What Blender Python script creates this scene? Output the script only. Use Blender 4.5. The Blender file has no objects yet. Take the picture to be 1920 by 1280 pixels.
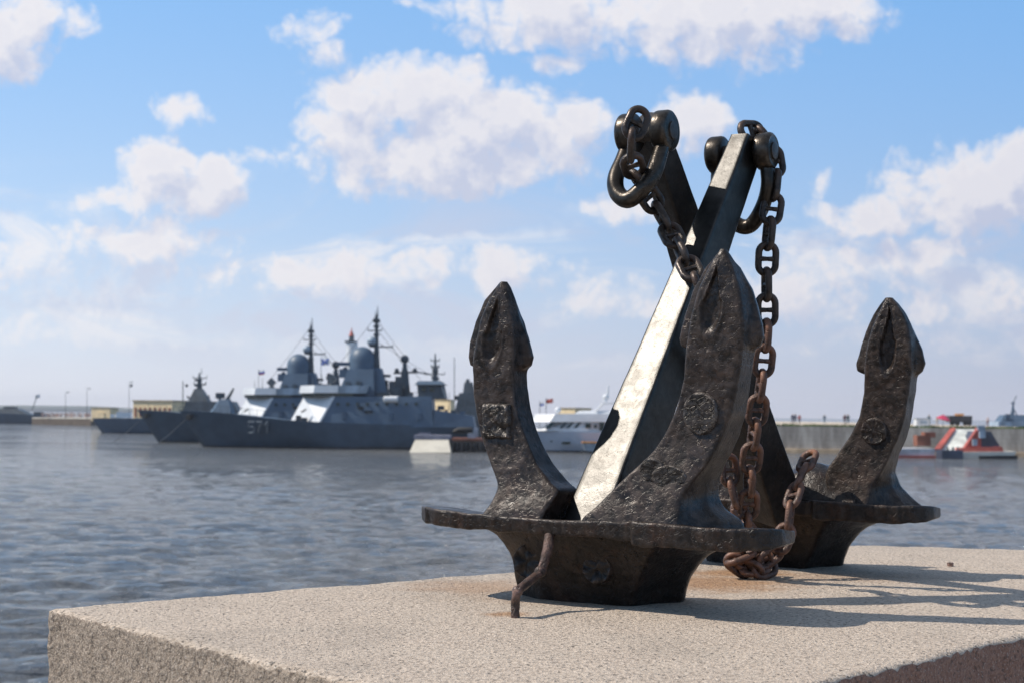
import bpy, math, random
import numpy as np
from mathutils import Vector, Matrix, noise
random.seed(7); rng = np.random.default_rng(7)
R = math.radians
scene = bpy.context.scene
# ------------------------------------------------------------------ camera
FPX = 2900.0; CX, CY = 960.0, 640.0; CAMZ = 5.0
PITCH = math.atan(137.0/FPX); ROLL = math.radians(.6)
cam_d = bpy.data.cameras.new('camera'); cam = bpy.data.objects.new('camera', cam_d)
scene.collection.objects.link(cam); scene.camera = cam
cam.location = (0, 0, CAMZ); cam.rotation_euler = (Matrix.Rotation(math.pi/2+PITCH, 4, 'X') @ Matrix.Rotation(ROLL, 4, 'Z')).to_euler()
CP_, SP_, CR_, SR_ = math.cos(PITCH), math.sin(PITCH), math.cos(ROLL), math.sin(ROLL)
cam_d.sensor_width = 36; cam_d.lens = FPX/1920*36
cam_d.clip_start = 0.05; cam_d.clip_end = 60000
cam_d.dof.use_dof = True; cam_d.dof.focus_distance = 4.0; cam_d.dof.aperture_fstop = 6.8
# ------------------------------------------------------------------ sun + sky
SUN_EL, SUN_AZ_X, SUN_AZ_Y = R(48.5), -0.999, 0.03
s_dir = Vector((SUN_AZ_X*math.cos(SUN_EL), SUN_AZ_Y*math.cos(SUN_EL), math.sin(SUN_EL))).normalized()
sun_d = bpy.data.lights.new('sun', 'SUN'); sun_d.energy = 5.0; sun_d.angle = R(0.55); sun_d.color = (1.0, 0.93, 0.83)
sun = bpy.data.objects.new('sun', sun_d); scene.collection.objects.link(sun)
sun.rotation_euler = s_dir.to_track_quat('Z', 'Y').to_euler()
scene.view_settings.view_transform = 'Standard'; scene.view_settings.look = 'None'
scene.view_settings.exposure = 0.0; scene.view_settings.gamma = 1.0
scene.cycles.use_denoising = True
scene.cycles.max_bounces = 6; scene.cycles.sample_clamp_indirect = 6

class NT:
    """small node-tree writer"""
    def __init__(s, tree): s.t = tree; s.n = tree.nodes; s.l = tree.links
    def node(s, typ, **kw):
        nd = s.n.new(typ)
        for k, v in kw.items(): setattr(nd, k, v)
        return nd
    def put(s, sock, v):
        if isinstance(v, bpy.types.NodeSocket): s.l.new(v, sock)
        elif v is not None: sock.default_value = v
    def math(s, op, a, b=None, c=None, clamp=False):
        nd = s.node('ShaderNodeMath', operation=op, use_clamp=clamp)
        s.put(nd.inputs[0], a); s.put(nd.inputs[1], b)
        if c is not None: s.put(nd.inputs[2], c)
        return nd.outputs[0]
    def vmath(s, op, a, b=None, scale=None):
        nd = s.node('ShaderNodeVectorMath', operation=op)
        s.put(nd.inputs[0], a); s.put(nd.inputs[1], b)
        if scale is not None: s.put(nd.inputs['Scale'], scale)
        return nd.outputs['Value'] if op in ('LENGTH', 'DOT_PRODUCT', 'DISTANCE') else nd.outputs['Vector']
    def noise(s, vec, scale, detail=5, rough=.55, dist=0.0, dim='3D', w=None, lac=2.0):
        nd = s.node('ShaderNodeTexNoise', noise_dimensions=dim)
        if vec is not None: s.put(nd.inputs['Vector'], vec)
        nd.inputs['Scale'].default_value = scale; nd.inputs['Detail'].default_value = detail
        nd.inputs['Roughness'].default_value = rough; nd.inputs['Distortion'].default_value = dist
        nd.inputs['Lacunarity'].default_value = lac
        return nd.outputs['Fac']
    def voro(s, vec, scale, feature='F1', out='Distance', rand=1.0):
        nd = s.node('ShaderNodeTexVoronoi', feature=feature)
        s.put(nd.inputs['Vector'], vec); nd.inputs['Scale'].default_value = scale
        nd.inputs['Randomness'].default_value = rand
        return nd.outputs[out]
    def ramp(s, fac, a, b, lo=0.0, hi=1.0, smooth=True):
        nd = s.node('ShaderNodeMapRange', interpolation_type='SMOOTHSTEP' if smooth else 'LINEAR')
        s.put(nd.inputs['Value'], fac); s.put(nd.inputs['From Min'], a); s.put(nd.inputs['From Max'], b)
        nd.inputs['To Min'].default_value = lo; nd.inputs['To Max'].default_value = hi
        return nd.outputs['Result']
    def mix(s, fac, a, b, mode='MIX'):
        nd = s.node('ShaderNodeMix', data_type='RGBA', blend_type=mode)
        s.put(nd.inputs[0], fac)
        for sk, v in ((nd.inputs[6], a), (nd.inputs[7], b)):
            if isinstance(v, tuple) and len(v) == 3: v = (*v, 1)
            s.put(sk, v)
        return nd.outputs[2]
    def bump(s, h, strength=.5, dist=.01, normal=None):
        nd = s.node('ShaderNodeBump'); s.put(nd.inputs['Height'], h)
        nd.inputs['Strength'].default_value = strength; nd.inputs['Distance'].default_value = dist
        if normal is not None: s.put(nd.inputs['Normal'], normal)
        return nd.outputs['Normal']
    def comb(s, x, y, z):
        nd = s.node('ShaderNodeCombineXYZ'); s.put(nd.inputs[0], x); s.put(nd.inputs[1], y); s.put(nd.inputs[2], z)
        return nd.outputs[0]
    def sep(s, v):
        nd = s.node('ShaderNodeSeparateXYZ'); s.put(nd.inputs[0], v); return nd.outputs

# cloud blobs: direction slopes (x/y , z/y) seen towards the sea, half sizes, weight
def cl(px, py, rx, ry, w):
    a, b = px-CX, CY-py; A, B = a*CR_-b*SR_, a*SR_+b*CR_; y = FPX*CP_-B*SP_
    return (A/y, (FPX*SP_+B*CP_)/y, rx/FPX, ry/FPX, w)
CLOUDS = [cl(*c) for c in [
 (690,215,100,90,1.0),(790,195,120,70,1.05),(890,245,180,85,1.05),(1040,235,100,70,1.0),(800,300,210,60,.95),(990,300,150,55,.9),
 (1060,30,190,60,.9),(1300,45,200,75,.95),(1480,20,170,55,.8),(1040,112,60,28,.65),(1240,95,50,30,.6),
 (300,318,70,60,.95),(370,350,100,48,.9),(215,370,80,32,.75),(10,90,100,80,.85),(50,30,110,50,.7),
 (585,40,80,50,.55),(628,105,56,34,.55),(790,10,60,26,.5),(330,200,70,40,.5),(470,300,60,22,.5),
 (1285,235,95,60,.8),(1180,390,110,32,.8),(1830,370,170,75,.95),(1640,410,120,42,.85),(1890,320,80,52,.9),(1750,480,120,48,.7),
 (620,515,120,56,.72),(800,500,80,40,.62),(960,505,130,55,.68),(1130,560,160,46,.5),(1540,545,240,70,.62),(1850,560,200,60,.6),
 (230,455,210,50,.66),(90,500,160,60,.6),(360,520,140,45,.5),(1530,340,45,30,.45),(110,620,220,40,.45),(1700,640,300,40,.4)]]
world = bpy.data.worlds.new('World'); scene.world = world; world.use_nodes = True
W = NT(world.node_tree); W.n.clear()
tc = W.node('ShaderNodeTexCoord'); D = W.vmath('NORMALIZE', tc.outputs['Generated'])
dx, dy, dz = W.sep(D)
ady = W.math('MAXIMUM', W.math('ABSOLUTE', dy), .08)
sx = W.math('DIVIDE', dx, ady); sz = W.math('DIVIDE', dz, ady)
P = W.comb(sx, sz, 0.0)
def cloud_field(p):
    """distorted sum of soft ellipses"""
    n1 = W.noise(p, 22, 9, .70, dim='2D'); n2 = W.noise(p, 8, 3, .5, dim='2D')
    nn = W.node('ShaderNodeTexNoise', noise_dimensions='2D'); W.put(nn.inputs['Vector'], p); nn.inputs['Scale'].default_value = 30
    nn.inputs['Detail'].default_value = 3
    off = W.vmath('SCALE', W.vmath('SUBTRACT', nn.outputs['Color'], (.5, .5, .5)), scale=.022)
    q = W.vmath('ADD', p, off); qx, qy, _ = W.sep(q)
    acc = None
    for (cx, cy, rx, ry, w) in CLOUDS:
        a = W.math('MULTIPLY', W.math('SUBTRACT', qx, cx), 1/rx)
        b = W.math('MULTIPLY', W.math('SUBTRACT', qy, cy), 1/ry)
        d = W.math('MULTIPLY_ADD', a, a, W.math('MULTIPLY', b, b))
        v = W.math('MULTIPLY_ADD', W.math('MINIMUM', d, 4.0), -.5*1.0, w)   # w - d/2
        acc = v if acc is None else W.math('SMOOTH_MAX', acc, v, .15)
    vo = W.node('ShaderNodeTexVoronoi', feature='F1', voronoi_dimensions='2D'); W.put(vo.inputs['Vector'], q); vo.inputs['Scale'].default_value = 34; vo.inputs['Detail'].default_value = 2; vo.inputs['Roughness'].default_value = .62; vo.inputs['Lacunarity'].default_value = 2.2; vo.normalize = True
    f = W.math('ADD', acc, W.math('MULTIPLY', W.math('SUBTRACT', n1, .5), 1.3))
    f = W.math('ADD', f, W.math('MULTIPLY', W.math('SUBTRACT', .36, vo.outputs['Distance']), 1.5))
    return W.math('ADD', f, W.math('MULTIPLY', W.math('SUBTRACT', n2, .5), .55))
f0 = cloud_field(P)
f1 = cloud_field(W.vmath('ADD', P, (-.010, .018, 0)))
mask = W.ramp(f0, .12, .85)
lit = W.math('MULTIPLY', W.math('SUBTRACT', f0, f1), 1.15)
lit = W.math('ADD', lit, .62, clamp=True)
thick = W.ramp(f0, .35, 1.1)
lit = W.math('SUBTRACT', lit, W.math('MULTIPLY', thick, .34), clamp=True)
sky = W.node('ShaderNodeTexSky', sky_type='NISHITA'); sky.sun_disc = False
sky.sun_elevation = SUN_EL; sky.sun_rotation = math.atan2(s_dir.x, s_dir.y)
sky.air_density = 1.1; sky.dust_density = .6; sky.ozone_density = 2.0
SKYK = 10.0      # colours below are radiance at world strength 1/SKYK
def rad(r, g, b): return (r*SKYK, g*SKYK, b*SKYK, 1)
elev = W.math('MAXIMUM', sz, 0.0)
haze_f = W.math('POWER', 2.718, W.math('MULTIPLY', elev, -6.6))
haze_f = W.math('MULTIPLY', haze_f, .93)
side = W.ramp(sx, -.33, .33, 0, 1, False)
haze_c = W.mix(side, rad(.90, .89, .93), rad(.54, .53, .62))
blue = W.mix(.65, W.mix(1.0, sky.outputs[0], (1.2, 1.5, 1.6), 'MULTIPLY'), rad(.13, .455, .98))
# grey added to the unseen upper sky so its fill light is less blue
blue = W.mix(W.math('MULTIPLY', W.ramp(dz, .30, .62), .72), blue, rad(.44, .45, .48))
base = W.mix(haze_f, blue, haze_c)
cl_c = W.mix(lit, rad(.55, .60, .77), rad(1.0, .95, .93))
cl_c = W.mix(W.math('MULTIPLY', haze_f, .55), cl_c, haze_c)
lowband = W.math('MULTIPLY', W.ramp(W.noise(W.vmath('MULTIPLY', P, (1, 2.6, 1)), 6.5, 8, .68, .6, dim='2D'), .40, .66), W.math('MULTIPLY', W.ramp(sz, .0, .05), W.ramp(sz, .10, .17, 1, 0)))
mask = W.math('MAXIMUM', mask, W.math('MULTIPLY', lowband, .78))
mstr = W.math('MULTIPLY', mask, W.ramp(sz, -.002, .09, .25, .93))
final = W.mix(mstr, base, cl_c)
below = W.ramp(dz, -.05, -.002, 0, 1)
final = W.mix(below, rad(.16, .18, .2), final)
bg = W.node('ShaderNodeBackground'); W.put(bg.inputs['Color'], final); bg.inputs['Strength'].default_value = 1/SKYK
wo = W.node('ShaderNodeOutputWorld'); W.l.new(bg.outputs[0], wo.inputs[0])
world.cycles.sampling_method = 'MANUAL'; world.cycles.sample_map_resolution = 512

# ------------------------------------------------------------------ projection helpers (pixel of the photo -> real 3D point at real distance)
def ray(px, py):
    a, b = px-CX, CY-py; A, B = a*CR_-b*SR_, a*SR_+b*CR_
    return Vector((A, FPX*CP_-B*SP_, FPX*SP_+B*CP_))
def at(px, py, Y): r = ray(px, py); t = Y/r.y; return Vector((r.x*t, Y, CAMZ+r.z*t))
def gnd(px, py, z): r = ray(px, py); t = (z-CAMZ)/r.z; return Vector((r.x*t, r.y*t, z))
class Frame:
    """vertical working plane of an anchor: u along the crown, o away from the viewer, z up"""
    def __init__(s, X, Y, ang): s.F = Vector((X, Y, 0)); s.U = Vector((math.cos(ang), -math.sin(ang), 0)); s.B = Vector((math.sin(ang), math.cos(ang), 0))
    def uz(s, px, py, o):
        r = ray(px, py); p0 = s.F+s.B*o; t = p0.dot(s.B)/r.dot(s.B); p = r*t
        return (p-p0).dot(s.U), p.z+CAMZ
    def u(s, px, o, z):
        k = (px-CX)/FPX; p0 = s.F+s.B*o; zz = z-CAMZ
        return (k*(p0.y*CP_+zz*SP_)-CR_*p0.x-SR_*(zz*CP_-p0.y*SP_))/(CR_*s.U.x-SR_*SP_*s.U.y-k*s.U.y*CP_)
    def w(s, u, o, z): return s.F+s.U*u+s.B*o+Vector((0, 0, z))
# ------------------------------------------------------------------ mesh builder
ORG = {}
def link(o): scene.collection.objects.link(o); return o
def tag(o, label=None, cat=None, group=None, kind=None):
    for k, v in (('label', label), ('category', cat), ('group', group), ('kind', kind)):
        if v: o[k] = v
    return o
def thing(name, loc, label, cat, group=None):
    o = bpy.data.objects.new(name, None); link(o); o.location = loc; o.empty_display_size = .1
    ORG[o.name] = Vector(loc); return tag(o, label, cat, group)
class MB:
    def __init__(s): s.v = []; s.f = []
    def add(s, vs, fs):
        n = len(s.v); s.v += [Vector(v) for v in vs]; s.f += [tuple(i+n for i in f) for f in fs]; return s
    def loft(s, rings, cap=True, closed=True):
        n = len(rings[0]); vs = [p for r in rings for p in r]; fs = []
        for i in range(len(rings)-1):
            for j in range(n if closed else n-1):
                k = (j+1) % n; fs.append((i*n+j, i*n+k, (i+1)*n+k, (i+1)*n+j))
        if cap and closed:
            fs.append(tuple(range(n-1, -1, -1))); m = (len(rings)-1)*n; fs.append(tuple(m+j for j in range(n)))
        return s.add(vs, fs)
    def box(s, c, d, rot=0):
        c = Vector(c); cr, sr = math.cos(rot), math.sin(rot); q = []
        for z in (-1, 1):
            for x, y in ((-1, -1), (1, -1), (1, 1), (-1, 1)):
                X, Y = x*d[0]/2, y*d[1]/2; q.append(c+Vector((X*cr-Y*sr, X*sr+Y*cr, z*d[2]/2)))
        return s.loft([q[:4], q[4:]])
    def tube(s, pts, r, n=10, closed=False, cap=True):
        pts = [Vector(p) for p in pts]; m = len(pts)
        rr = r if isinstance(r, (list, tuple)) else [r]*m
        T = []
        for i in range(m):
            a = pts[(i-1) % m] if (closed or i > 0) else pts[i]; b = pts[(i+1) % m] if (closed or i < m-1) else pts[i]
            T.append((b-a).normalized())
        N = T[0].orthogonal().normalized(); rings = []
        for i in range(m):
            if i: N = (N-T[i]*N.dot(T[i])).normalized()
            Bn = T[i].cross(N)
            rings.append([pts[i]+(N*math.cos(2*math.pi*k/n)+Bn*math.sin(2*math.pi*k/n))*rr[i] for k in range(n)])
        if closed:
            rings2 = rings+[rings[0]]; base = len(s.v); s.loft(rings2, cap=False); return s
        return s.loft(rings, cap)
    def lathe(s, c, axis, prof, n=24):
        """prof: (distance along axis, radius)"""
        c = Vector(c); A = Vector(axis).normalized(); N = A.orthogonal().normalized(); Bn = A.cross(N)
        return s.loft([[c+A*h+(N*math.cos(2*math.pi*k/n)+Bn*math.sin(2*math.pi*k/n))*max(r, 1e-4) for k in range(n)] for h, r in prof])
    def ball(s, c, r, n=16, sz=1.0):
        return s.lathe(Vector(c), (0, 0, 1), [(-math.cos(math.pi*i/n)*r*sz, math.sin(math.pi*i/n)*r) for i in range(n+1)], n*2)
    def build(s, name, mat, parent=None, smooth=True, angle=40, org=None):
        if parent is None: o0 = Vector(org) if org is not None else Vector((0, 0, 0))
        else: o0 = ORG[parent.name]
        me = bpy.data.meshes.new(name); me.from_pydata([tuple(v-o0) for v in s.v], [], s.f); me.validate()
        import bmesh
        bm = bmesh.new(); bm.from_mesh(me); bmesh.ops.recalc_face_normals(bm, faces=bm.faces)
        bm.to_mesh(me); bm.free()
        me.materials.append(mat)
        if smooth:
            me.polygons.foreach_set('use_smooth', [True]*len(me.polygons))
            try: me.set_sharp_from_angle(angle=R(angle))
            except Exception: pass
        o = link(bpy.data.objects.new(name, me)); ORG[o.name] = o0
        if parent is None: o.location = o0
        else: o.parent = parent
        return o
def rpoly(poly, r, seg=3, div=None):
    """3-D polygon with rounded corners and subdivided edges, constant vertex count"""
    n = len(poly); out = []; div = div or [1]*n
    rr = r if isinstance(r, (list, tuple)) else [r]*n
    A = []
    for i in range(n):
        p, a, b = poly[i], poly[i-1], poly[(i+1) % n]
        da, db = (a-p), (b-p)
        ra = min(rr[i], da.length*.45); rb = min(rr[i], db.length*.45)
        s0 = p+(da.normalized()*ra if da.length > 1e-9 else da); s1 = p+(db.normalized()*rb if db.length > 1e-9 else db)
        A.append((s0, p, s1))
    for i in range(n):
        s0, p, s1 = A[i]
        for k in range(seg+1):
            t = k/seg; out.append(s0*(1-t)**2+p*2*t*(1-t)+s1*t*t)
        e0 = A[(i+1) % n][0]
        for k in range(1, div[i]): out.append(s1.lerp(e0, k/div[i]))
    return out
def fbm(p, sc, oc=4): return noise.fractal(Vector(p)*sc, .6, 2.1, oc, noise_basis='PERLIN_ORIGINAL')
def roughen(mb, amp, sc, i0=0, oc=4):
    for i in range(i0, len(mb.v)):
        v = mb.v[i]; q = v*sc
        mb.v[i] = v+Vector((noise.fractal(q, .7, 2.1, oc), noise.fractal(q+Vector((31, 7, 3)), .7, 2.1, oc), noise.fractal(q+Vector((5, 41, 17)), .7, 2.1, oc)))*amp

# ------------------------------------------------------------------ materials
def mat(name, col, rough=.5, metal=0.0, fn=None, spec=.5):
    m = bpy.data.materials.new(name); m.use_nodes = True; t = NT(m.node_tree)
    b = m.node_tree.nodes['Principled BSDF']
    b.inputs['Base Color'].default_value = (*col, 1); b.inputs['Roughness'].default_value = rough
    b.inputs['Metallic'].default_value = metal; b.inputs['Specular IOR Level'].default_value = spec
    if fn:
        co = t.node('ShaderNodeTexCoord').outputs['Object']; fn(t, b, co)
    return m
def var(c1, c2, scale, amt_bump=.15, bscale=60, bdist=.004, rvar=None, stretch=None):
    def f(t, b, co):
        if stretch: co2 = t.vmath('MULTIPLY', co, stretch)
        else: co2 = co
        n = t.noise(co2, scale, 6, .6)
        t.put(b.inputs['Base Color'], t.mix(t.ramp(n, .35, .65), c1, c2))
        if rvar: t.put(b.inputs['Roughness'], t.ramp(t.noise(co, scale*2.3, 4), .3, .7, rvar[0], rvar[1]))
        if amt_bump: t.put(b.inputs['Normal'], t.bump(t.noise(co2, bscale, 5, .6), amt_bump, bdist))
    return f
def iron_fn(cast, c_dark, c_mid, c_rust, rust_amt, r0, r1, metal=.0, pat=.45, dist=.012):
    def f(t, b, co):
        n1 = t.noise(co, 9, 7, .65); n2 = t.noise(co, 38, 5, .58, .7); n3 = t.noise(co, 260, 3, .6)
        v = t.voro(co, 42, 'DISTANCE_TO_EDGE'); crack = t.ramp(t.math('ADD', v, t.math('MULTIPLY', n2, .05)), .0, .07)
        pits = t.ramp(t.noise(t.vmath('ADD', co, (3, 5, 7)), 75, 4, .55, .8), .52, .72)
        col = t.mix(t.ramp(n2, .32, .68), c_dark, c_mid)
        rust = t.math('MULTIPLY', t.ramp(t.noise(co, 14, 6, .7), .50, .72), rust_amt)
        col = t.mix(rust, col, c_rust)
        patch = t.ramp(t.noise(t.vmath('ADD', co, (8, 2, 5)), 6, 5, .62, .8), .42, .62)
        col = t.mix(t.math('MULTIPLY', patch, pat), col, tuple(x*.45 for x in c_dark))
        geo = t.node('ShaderNodeNewGeometry'); edge = t.math('MULTIPLY', t.ramp(geo.outputs['Pointiness'], .515, .60), t.ramp(n2, .3, .55))
        wear = t.math('MULTIPLY', edge, min(1.0, .25+cast*1.6))
        col = t.mix(wear, col, tuple(min(.3, x*2.6+.02) for x in c_mid))
        rgh = t.math('ADD', t.ramp(n1, .3, .7, r0, r1), t.math('MULTIPLY', patch, .25*pat))
        t.put(b.inputs['Base Color'], col)
        t.put(b.inputs['Roughness'], t.math('SUBTRACT', rgh, t.math('MULTIPLY', wear, .12)))
        b.inputs['Metallic'].default_value = metal
        h = t.math('ADD', t.math('MULTIPLY', n2, cast*.75), t.math('MULTIPLY', n3, .06*cast+.015))
        h = t.math('ADD', h, t.math('MULTIPLY', pits, -.5*cast))
        h = t.math('ADD', h, t.math('MULTIPLY', crack, .22*cast))
        h = t.math('ADD', h, t.math('MULTIPLY', n1, .8*cast))
        t.put(b.inputs['Normal'], t.bump(h, .9, dist))
    return f
M = {}
M['cast'] = mat('cast_iron', (.04,.034,.03), fn=iron_fn(.19, (.014,.010,.008), (.064,.046,.037), (.07,.038,.024), .4, .23, .42, .2, .45, .010), spec=.34)
M['crown'] = mat('crown_iron', (.03,.027,.025), fn=iron_fn(.25, (.009,.0065,.0055), (.036,.026,.021), (.085,.038,.020), .45, .25, .44, .15), spec=.35)
M['mark'] = mat('cast_mark', (.04,.034,.03), fn=iron_fn(.5, (.012,.010,.009), (.05,.04,.034), (.07,.04,.025), .4, .24, .42, .3), spec=.45)
M['shank'] = mat('worn_steel', (.1,.09,.08), fn=iron_fn(.022, (.036,.0345,.0325), (.052,.050,.0475), (.026,.022,.019), .35, .325, .36, .92, .12), spec=.3)
M['dark_shank'] = mat('dark_forged_steel', (.05,.045,.04), fn=iron_fn(.12, (.014,.011,.009), (.034,.026,.021), (.06,.035,.022), .5, .36, .5, .25), spec=.35)
M['shackle'] = mat('polished_dark_steel', (.06,.055,.05), fn=iron_fn(.04, (.030,.025,.021), (.062,.052,.043), (.06,.04,.03), .3, .24, .34, .75), spec=.35)
M['chain_dark'] = mat('dark_chain_steel', (.06,.045,.04), fn=iron_fn(.12, (.018,.013,.011), (.05,.037,.030), (.085,.04,.025), .6, .30, .44, .35), spec=.35)
M['chain_rust'] = mat('rusty_chain', (.12,.05,.03), fn=iron_fn(.2, (.035,.021,.016), (.095,.046,.03), (.24,.09,.035), .65, .36, .58, .15))
M['rod'] = mat('rusty_rod', (.10,.05,.035), fn=iron_fn(.5, (.028,.019,.016), (.085,.047,.035), (.17,.07,.035), .55, .34, .55, .1))

def slab_fn(t, b, co):
    g1 = t.noise(co, 190, 3, .6); g2 = t.noise(co, 85, 4, .6); big = t.noise(co, 5, 5, .6)
    sp1 = t.ramp(t.noise(t.vmath('MULTIPLY', co, (1, 1, 1)), 105, 3, .55, .6), .585, .66)
    sp2 = t.ramp(t.noise(t.vmath('ADD', co, (9, 1, 4)), 200, 2, .5), .58, .66)
    col = t.mix(t.ramp(g2, .3, .7), (.36, .28, .215), (.67, .55, .44))
    col = t.mix(t.math('MULTIPLY', t.ramp(big, .35, .7), .35), col, (.57, .475, .38))
    blot = t.ramp(t.noise(co, 2.2, 6, .65, .5), .50, .68); col = t.mix(t.math('MULTIPLY', blot, .28), col, (.27, .225, .18))
    col = t.mix(t.math('MULTIPLY', sp1, .85), col, (.085, .07, .058))
    col = t.mix(t.math('MULTIPLY', sp2, .4), col, (.14, .12, .10))
    lite = t.ramp(t.noise(t.vmath('ADD', co, (2, 8, 3)), 120, 2, .5), .60, .68)
    col = t.mix(t.math('MULTIPLY', lite, .5), col, (.60, .55, .48))
    # rust stains washed from the iron
    st = None
    for (x, y, rx, ry, w) in RUST:
        d = t.vmath('LENGTH', t.vmath('MULTIPLY', t.vmath('SUBTRACT', co, (x, y, 0)), (1/rx, 1/ry, 0)))
        v = t.ramp(t.math('ADD', d, t.math('MULTIPLY', t.math('SUBTRACT', t.noise(co, 11, 5, .65), .5), 1.3)), .25, 1.15, w, 0)
        st = v if st is None else t.math('MAXIMUM', st, v)
    col = t.mix(st, col, t.mix(t.ramp(g2, .3, .7), (.23, .105, .04), (.46, .26, .125)))
    t.put(b.inputs['Base Color'], col); b.inputs['Roughness'].default_value = .8
    h = t.math('ADD', g1, t.math('MULTIPLY', g2, .8)); h = t.math('SUBTRACT', h, t.math('MULTIPLY', sp1, 1.0))
    t.put(b.inputs['Normal'], t.bump(h, .9, .008))
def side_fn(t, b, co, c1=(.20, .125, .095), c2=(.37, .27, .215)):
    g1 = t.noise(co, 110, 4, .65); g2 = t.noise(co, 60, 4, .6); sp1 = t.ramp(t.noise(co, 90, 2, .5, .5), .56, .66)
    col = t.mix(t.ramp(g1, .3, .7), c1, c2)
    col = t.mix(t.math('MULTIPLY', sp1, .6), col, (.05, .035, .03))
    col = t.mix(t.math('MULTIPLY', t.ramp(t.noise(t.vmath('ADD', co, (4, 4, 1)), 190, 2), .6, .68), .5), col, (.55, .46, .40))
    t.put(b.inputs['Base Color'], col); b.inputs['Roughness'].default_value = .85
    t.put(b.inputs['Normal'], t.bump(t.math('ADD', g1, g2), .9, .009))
SLABZ = CAMZ-.491
P0 = gnd(92, 1139, SLABZ); P1 = gnd(1606, 1020.5, SLABZ); P2 = gnd(2552, 1046, SLABZ); P3 = gnd(1078, 1382, SLABZ)
slab_c = (P0+P1+P2+P3)/4; slab_c.z = SLABZ
def rs(px, py, rx, ry, w): g = gnd(px, py, SLABZ)-slab_c; return (g.x, g.y, rx, ry, w)
RUST = [rs(1335,1092,.30,.30,.85), rs(1390,1074,.24,.16,.9), rs(900,1100,.26,.24,.5), rs(950,1150,.07,.06,.8), rs(1180,1125,.5,.14,.35), rs(1560,1080,.4,.2,.35)]
M['slab'] = mat('pale_granite', (.45,.4,.33), fn=slab_fn)
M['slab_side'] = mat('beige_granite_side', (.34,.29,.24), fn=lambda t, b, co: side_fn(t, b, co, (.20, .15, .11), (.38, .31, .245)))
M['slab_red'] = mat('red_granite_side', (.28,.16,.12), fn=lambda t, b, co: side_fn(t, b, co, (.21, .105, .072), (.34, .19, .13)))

# ================================================================== SETTING
def water():
    az = np.concatenate([np.deg2rad(np.arange(-27, 27.001, .062)), np.deg2rad(np.arange(33, 328, 6.0))])
    rad_ = [4.0]
    while rad_[-1] < 22000: rad_.append(rad_[-1]*(1.0055 if 15 < rad_[-1] < 420 else (1.03 if rad_[-1] < 2500 else 1.12)))
    rad_ = np.array(rad_)
    A_, R_ = np.meshgrid(az, rad_); X = np.sin(A_)*R_; Y = np.cos(A_)*R_
    Z = np.zeros_like(X); step = R_*.0055
    r2 = np.random.default_rng(3)
    for i in range(95):
        lam = .28*(13.0**r2.random()); k = 2*np.pi/lam
        th = np.deg2rad(r2.normal(-78, 24)); a = .0088*lam**.62*r2.uniform(.5, 1.2)
        ph = r2.random()*6.28
        fade = np.clip((lam/step-2.5)/3, 0, 1)
        arg = k*(X*np.cos(th)+Y*np.sin(th))+ph
        w = np.sin(arg)+.28*np.cos(2*arg)
        Z += a*w*fade
    edge = np.clip((np.deg2rad(26.5)-np.abs(np.where(A_ > np.pi, A_-2*np.pi, A_)))/np.deg2rad(3), 0, 1)
    Z *= edge
    na, nr = len(az), len(rad_)
    co = np.stack([X, Y, Z], -1).reshape(-1, 3)
    i = np.arange(nr-1)[:, None]*na; j = np.arange(na)[None, :]; k = (j+1) % na
    q = np.stack([i+j, i+na+j, i+na+k, i+k], -1).reshape(-1, 4)[:, ::-1]
    me = bpy.data.meshes.new('water'); me.vertices.add(len(co)); me.vertices.foreach_set('co', co.ravel())
    me.loops.add(q.size); me.loops.foreach_set('vertex_index', q.ravel().astype(np.int32))
    me.polygons.add(len(q)); me.polygons.foreach_set('loop_start', np.arange(0, q.size, 4, dtype=np.int32))
    me.polygons.foreach_set('use_smooth', np.ones(len(q), bool)); me.update(calc_edges=True)
    if me.polygons[0].normal.z < 0: me.flip_normals()
    def fn(t, b, co):
        st = t.vmath('MULTIPLY', co, (.38, 1, 1))
        n1 = t.noise(st, 2.6, 6, .62); n2 = t.noise(st, .55, 4, .6); n3 = t.noise(co, .035, 4, .6)
        h = t.math('ADD', t.math('MULTIPLY', n1, .52), t.math('MULTIPLY', n2, .85))
        h = t.math('ADD', h, t.math('MULTIPLY', t.noise(st, 1.2, 3, .6), .35))
        t.put(b.inputs['Normal'], t.bump(h, 1.0, 1.0))
        t.put(b.inputs['Base Color'], t.mix(t.ramp(n3, .3, .7), (.100, .107, .116), (.145, .143, .140)))
        t.put(b.inputs['Roughness'], t.ramp(n3, .35, .65, .05, .11))
        b.inputs['IOR'].default_value = 1.333
    me.materials.append(mat('sea_water', (.04, .045, .045), .12, fn=fn))
    o = link(bpy.data.objects.new('water', me)); tag(o, kind='structure')
water()

def quay():
    n = Vector((-.6, .8, 0)); d = Vector((.8, .6, 0)); e0 = P0+n*.45-d*.9; e0.z = 0
    a = e0; b = e0+d*14; c = b+Vector((20, -20, 0)); f = a+Vector((-8, -24, 0))
    mb = MB(); z0, z1 = -2.5, SLABZ-1.2
    mb.loft([[Vector((p.x, p.y, z)) for p in (a, b, c, f)] for z in (z0, z1)])
    o = mb.build('promenade', mat('promenade_paving', (.3,.28,.26), .8, fn=var((.25,.23,.21), (.36,.34,.31), 6, .4, 60)), smooth=False)
    tag(o, kind='structure')
quay()

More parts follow.
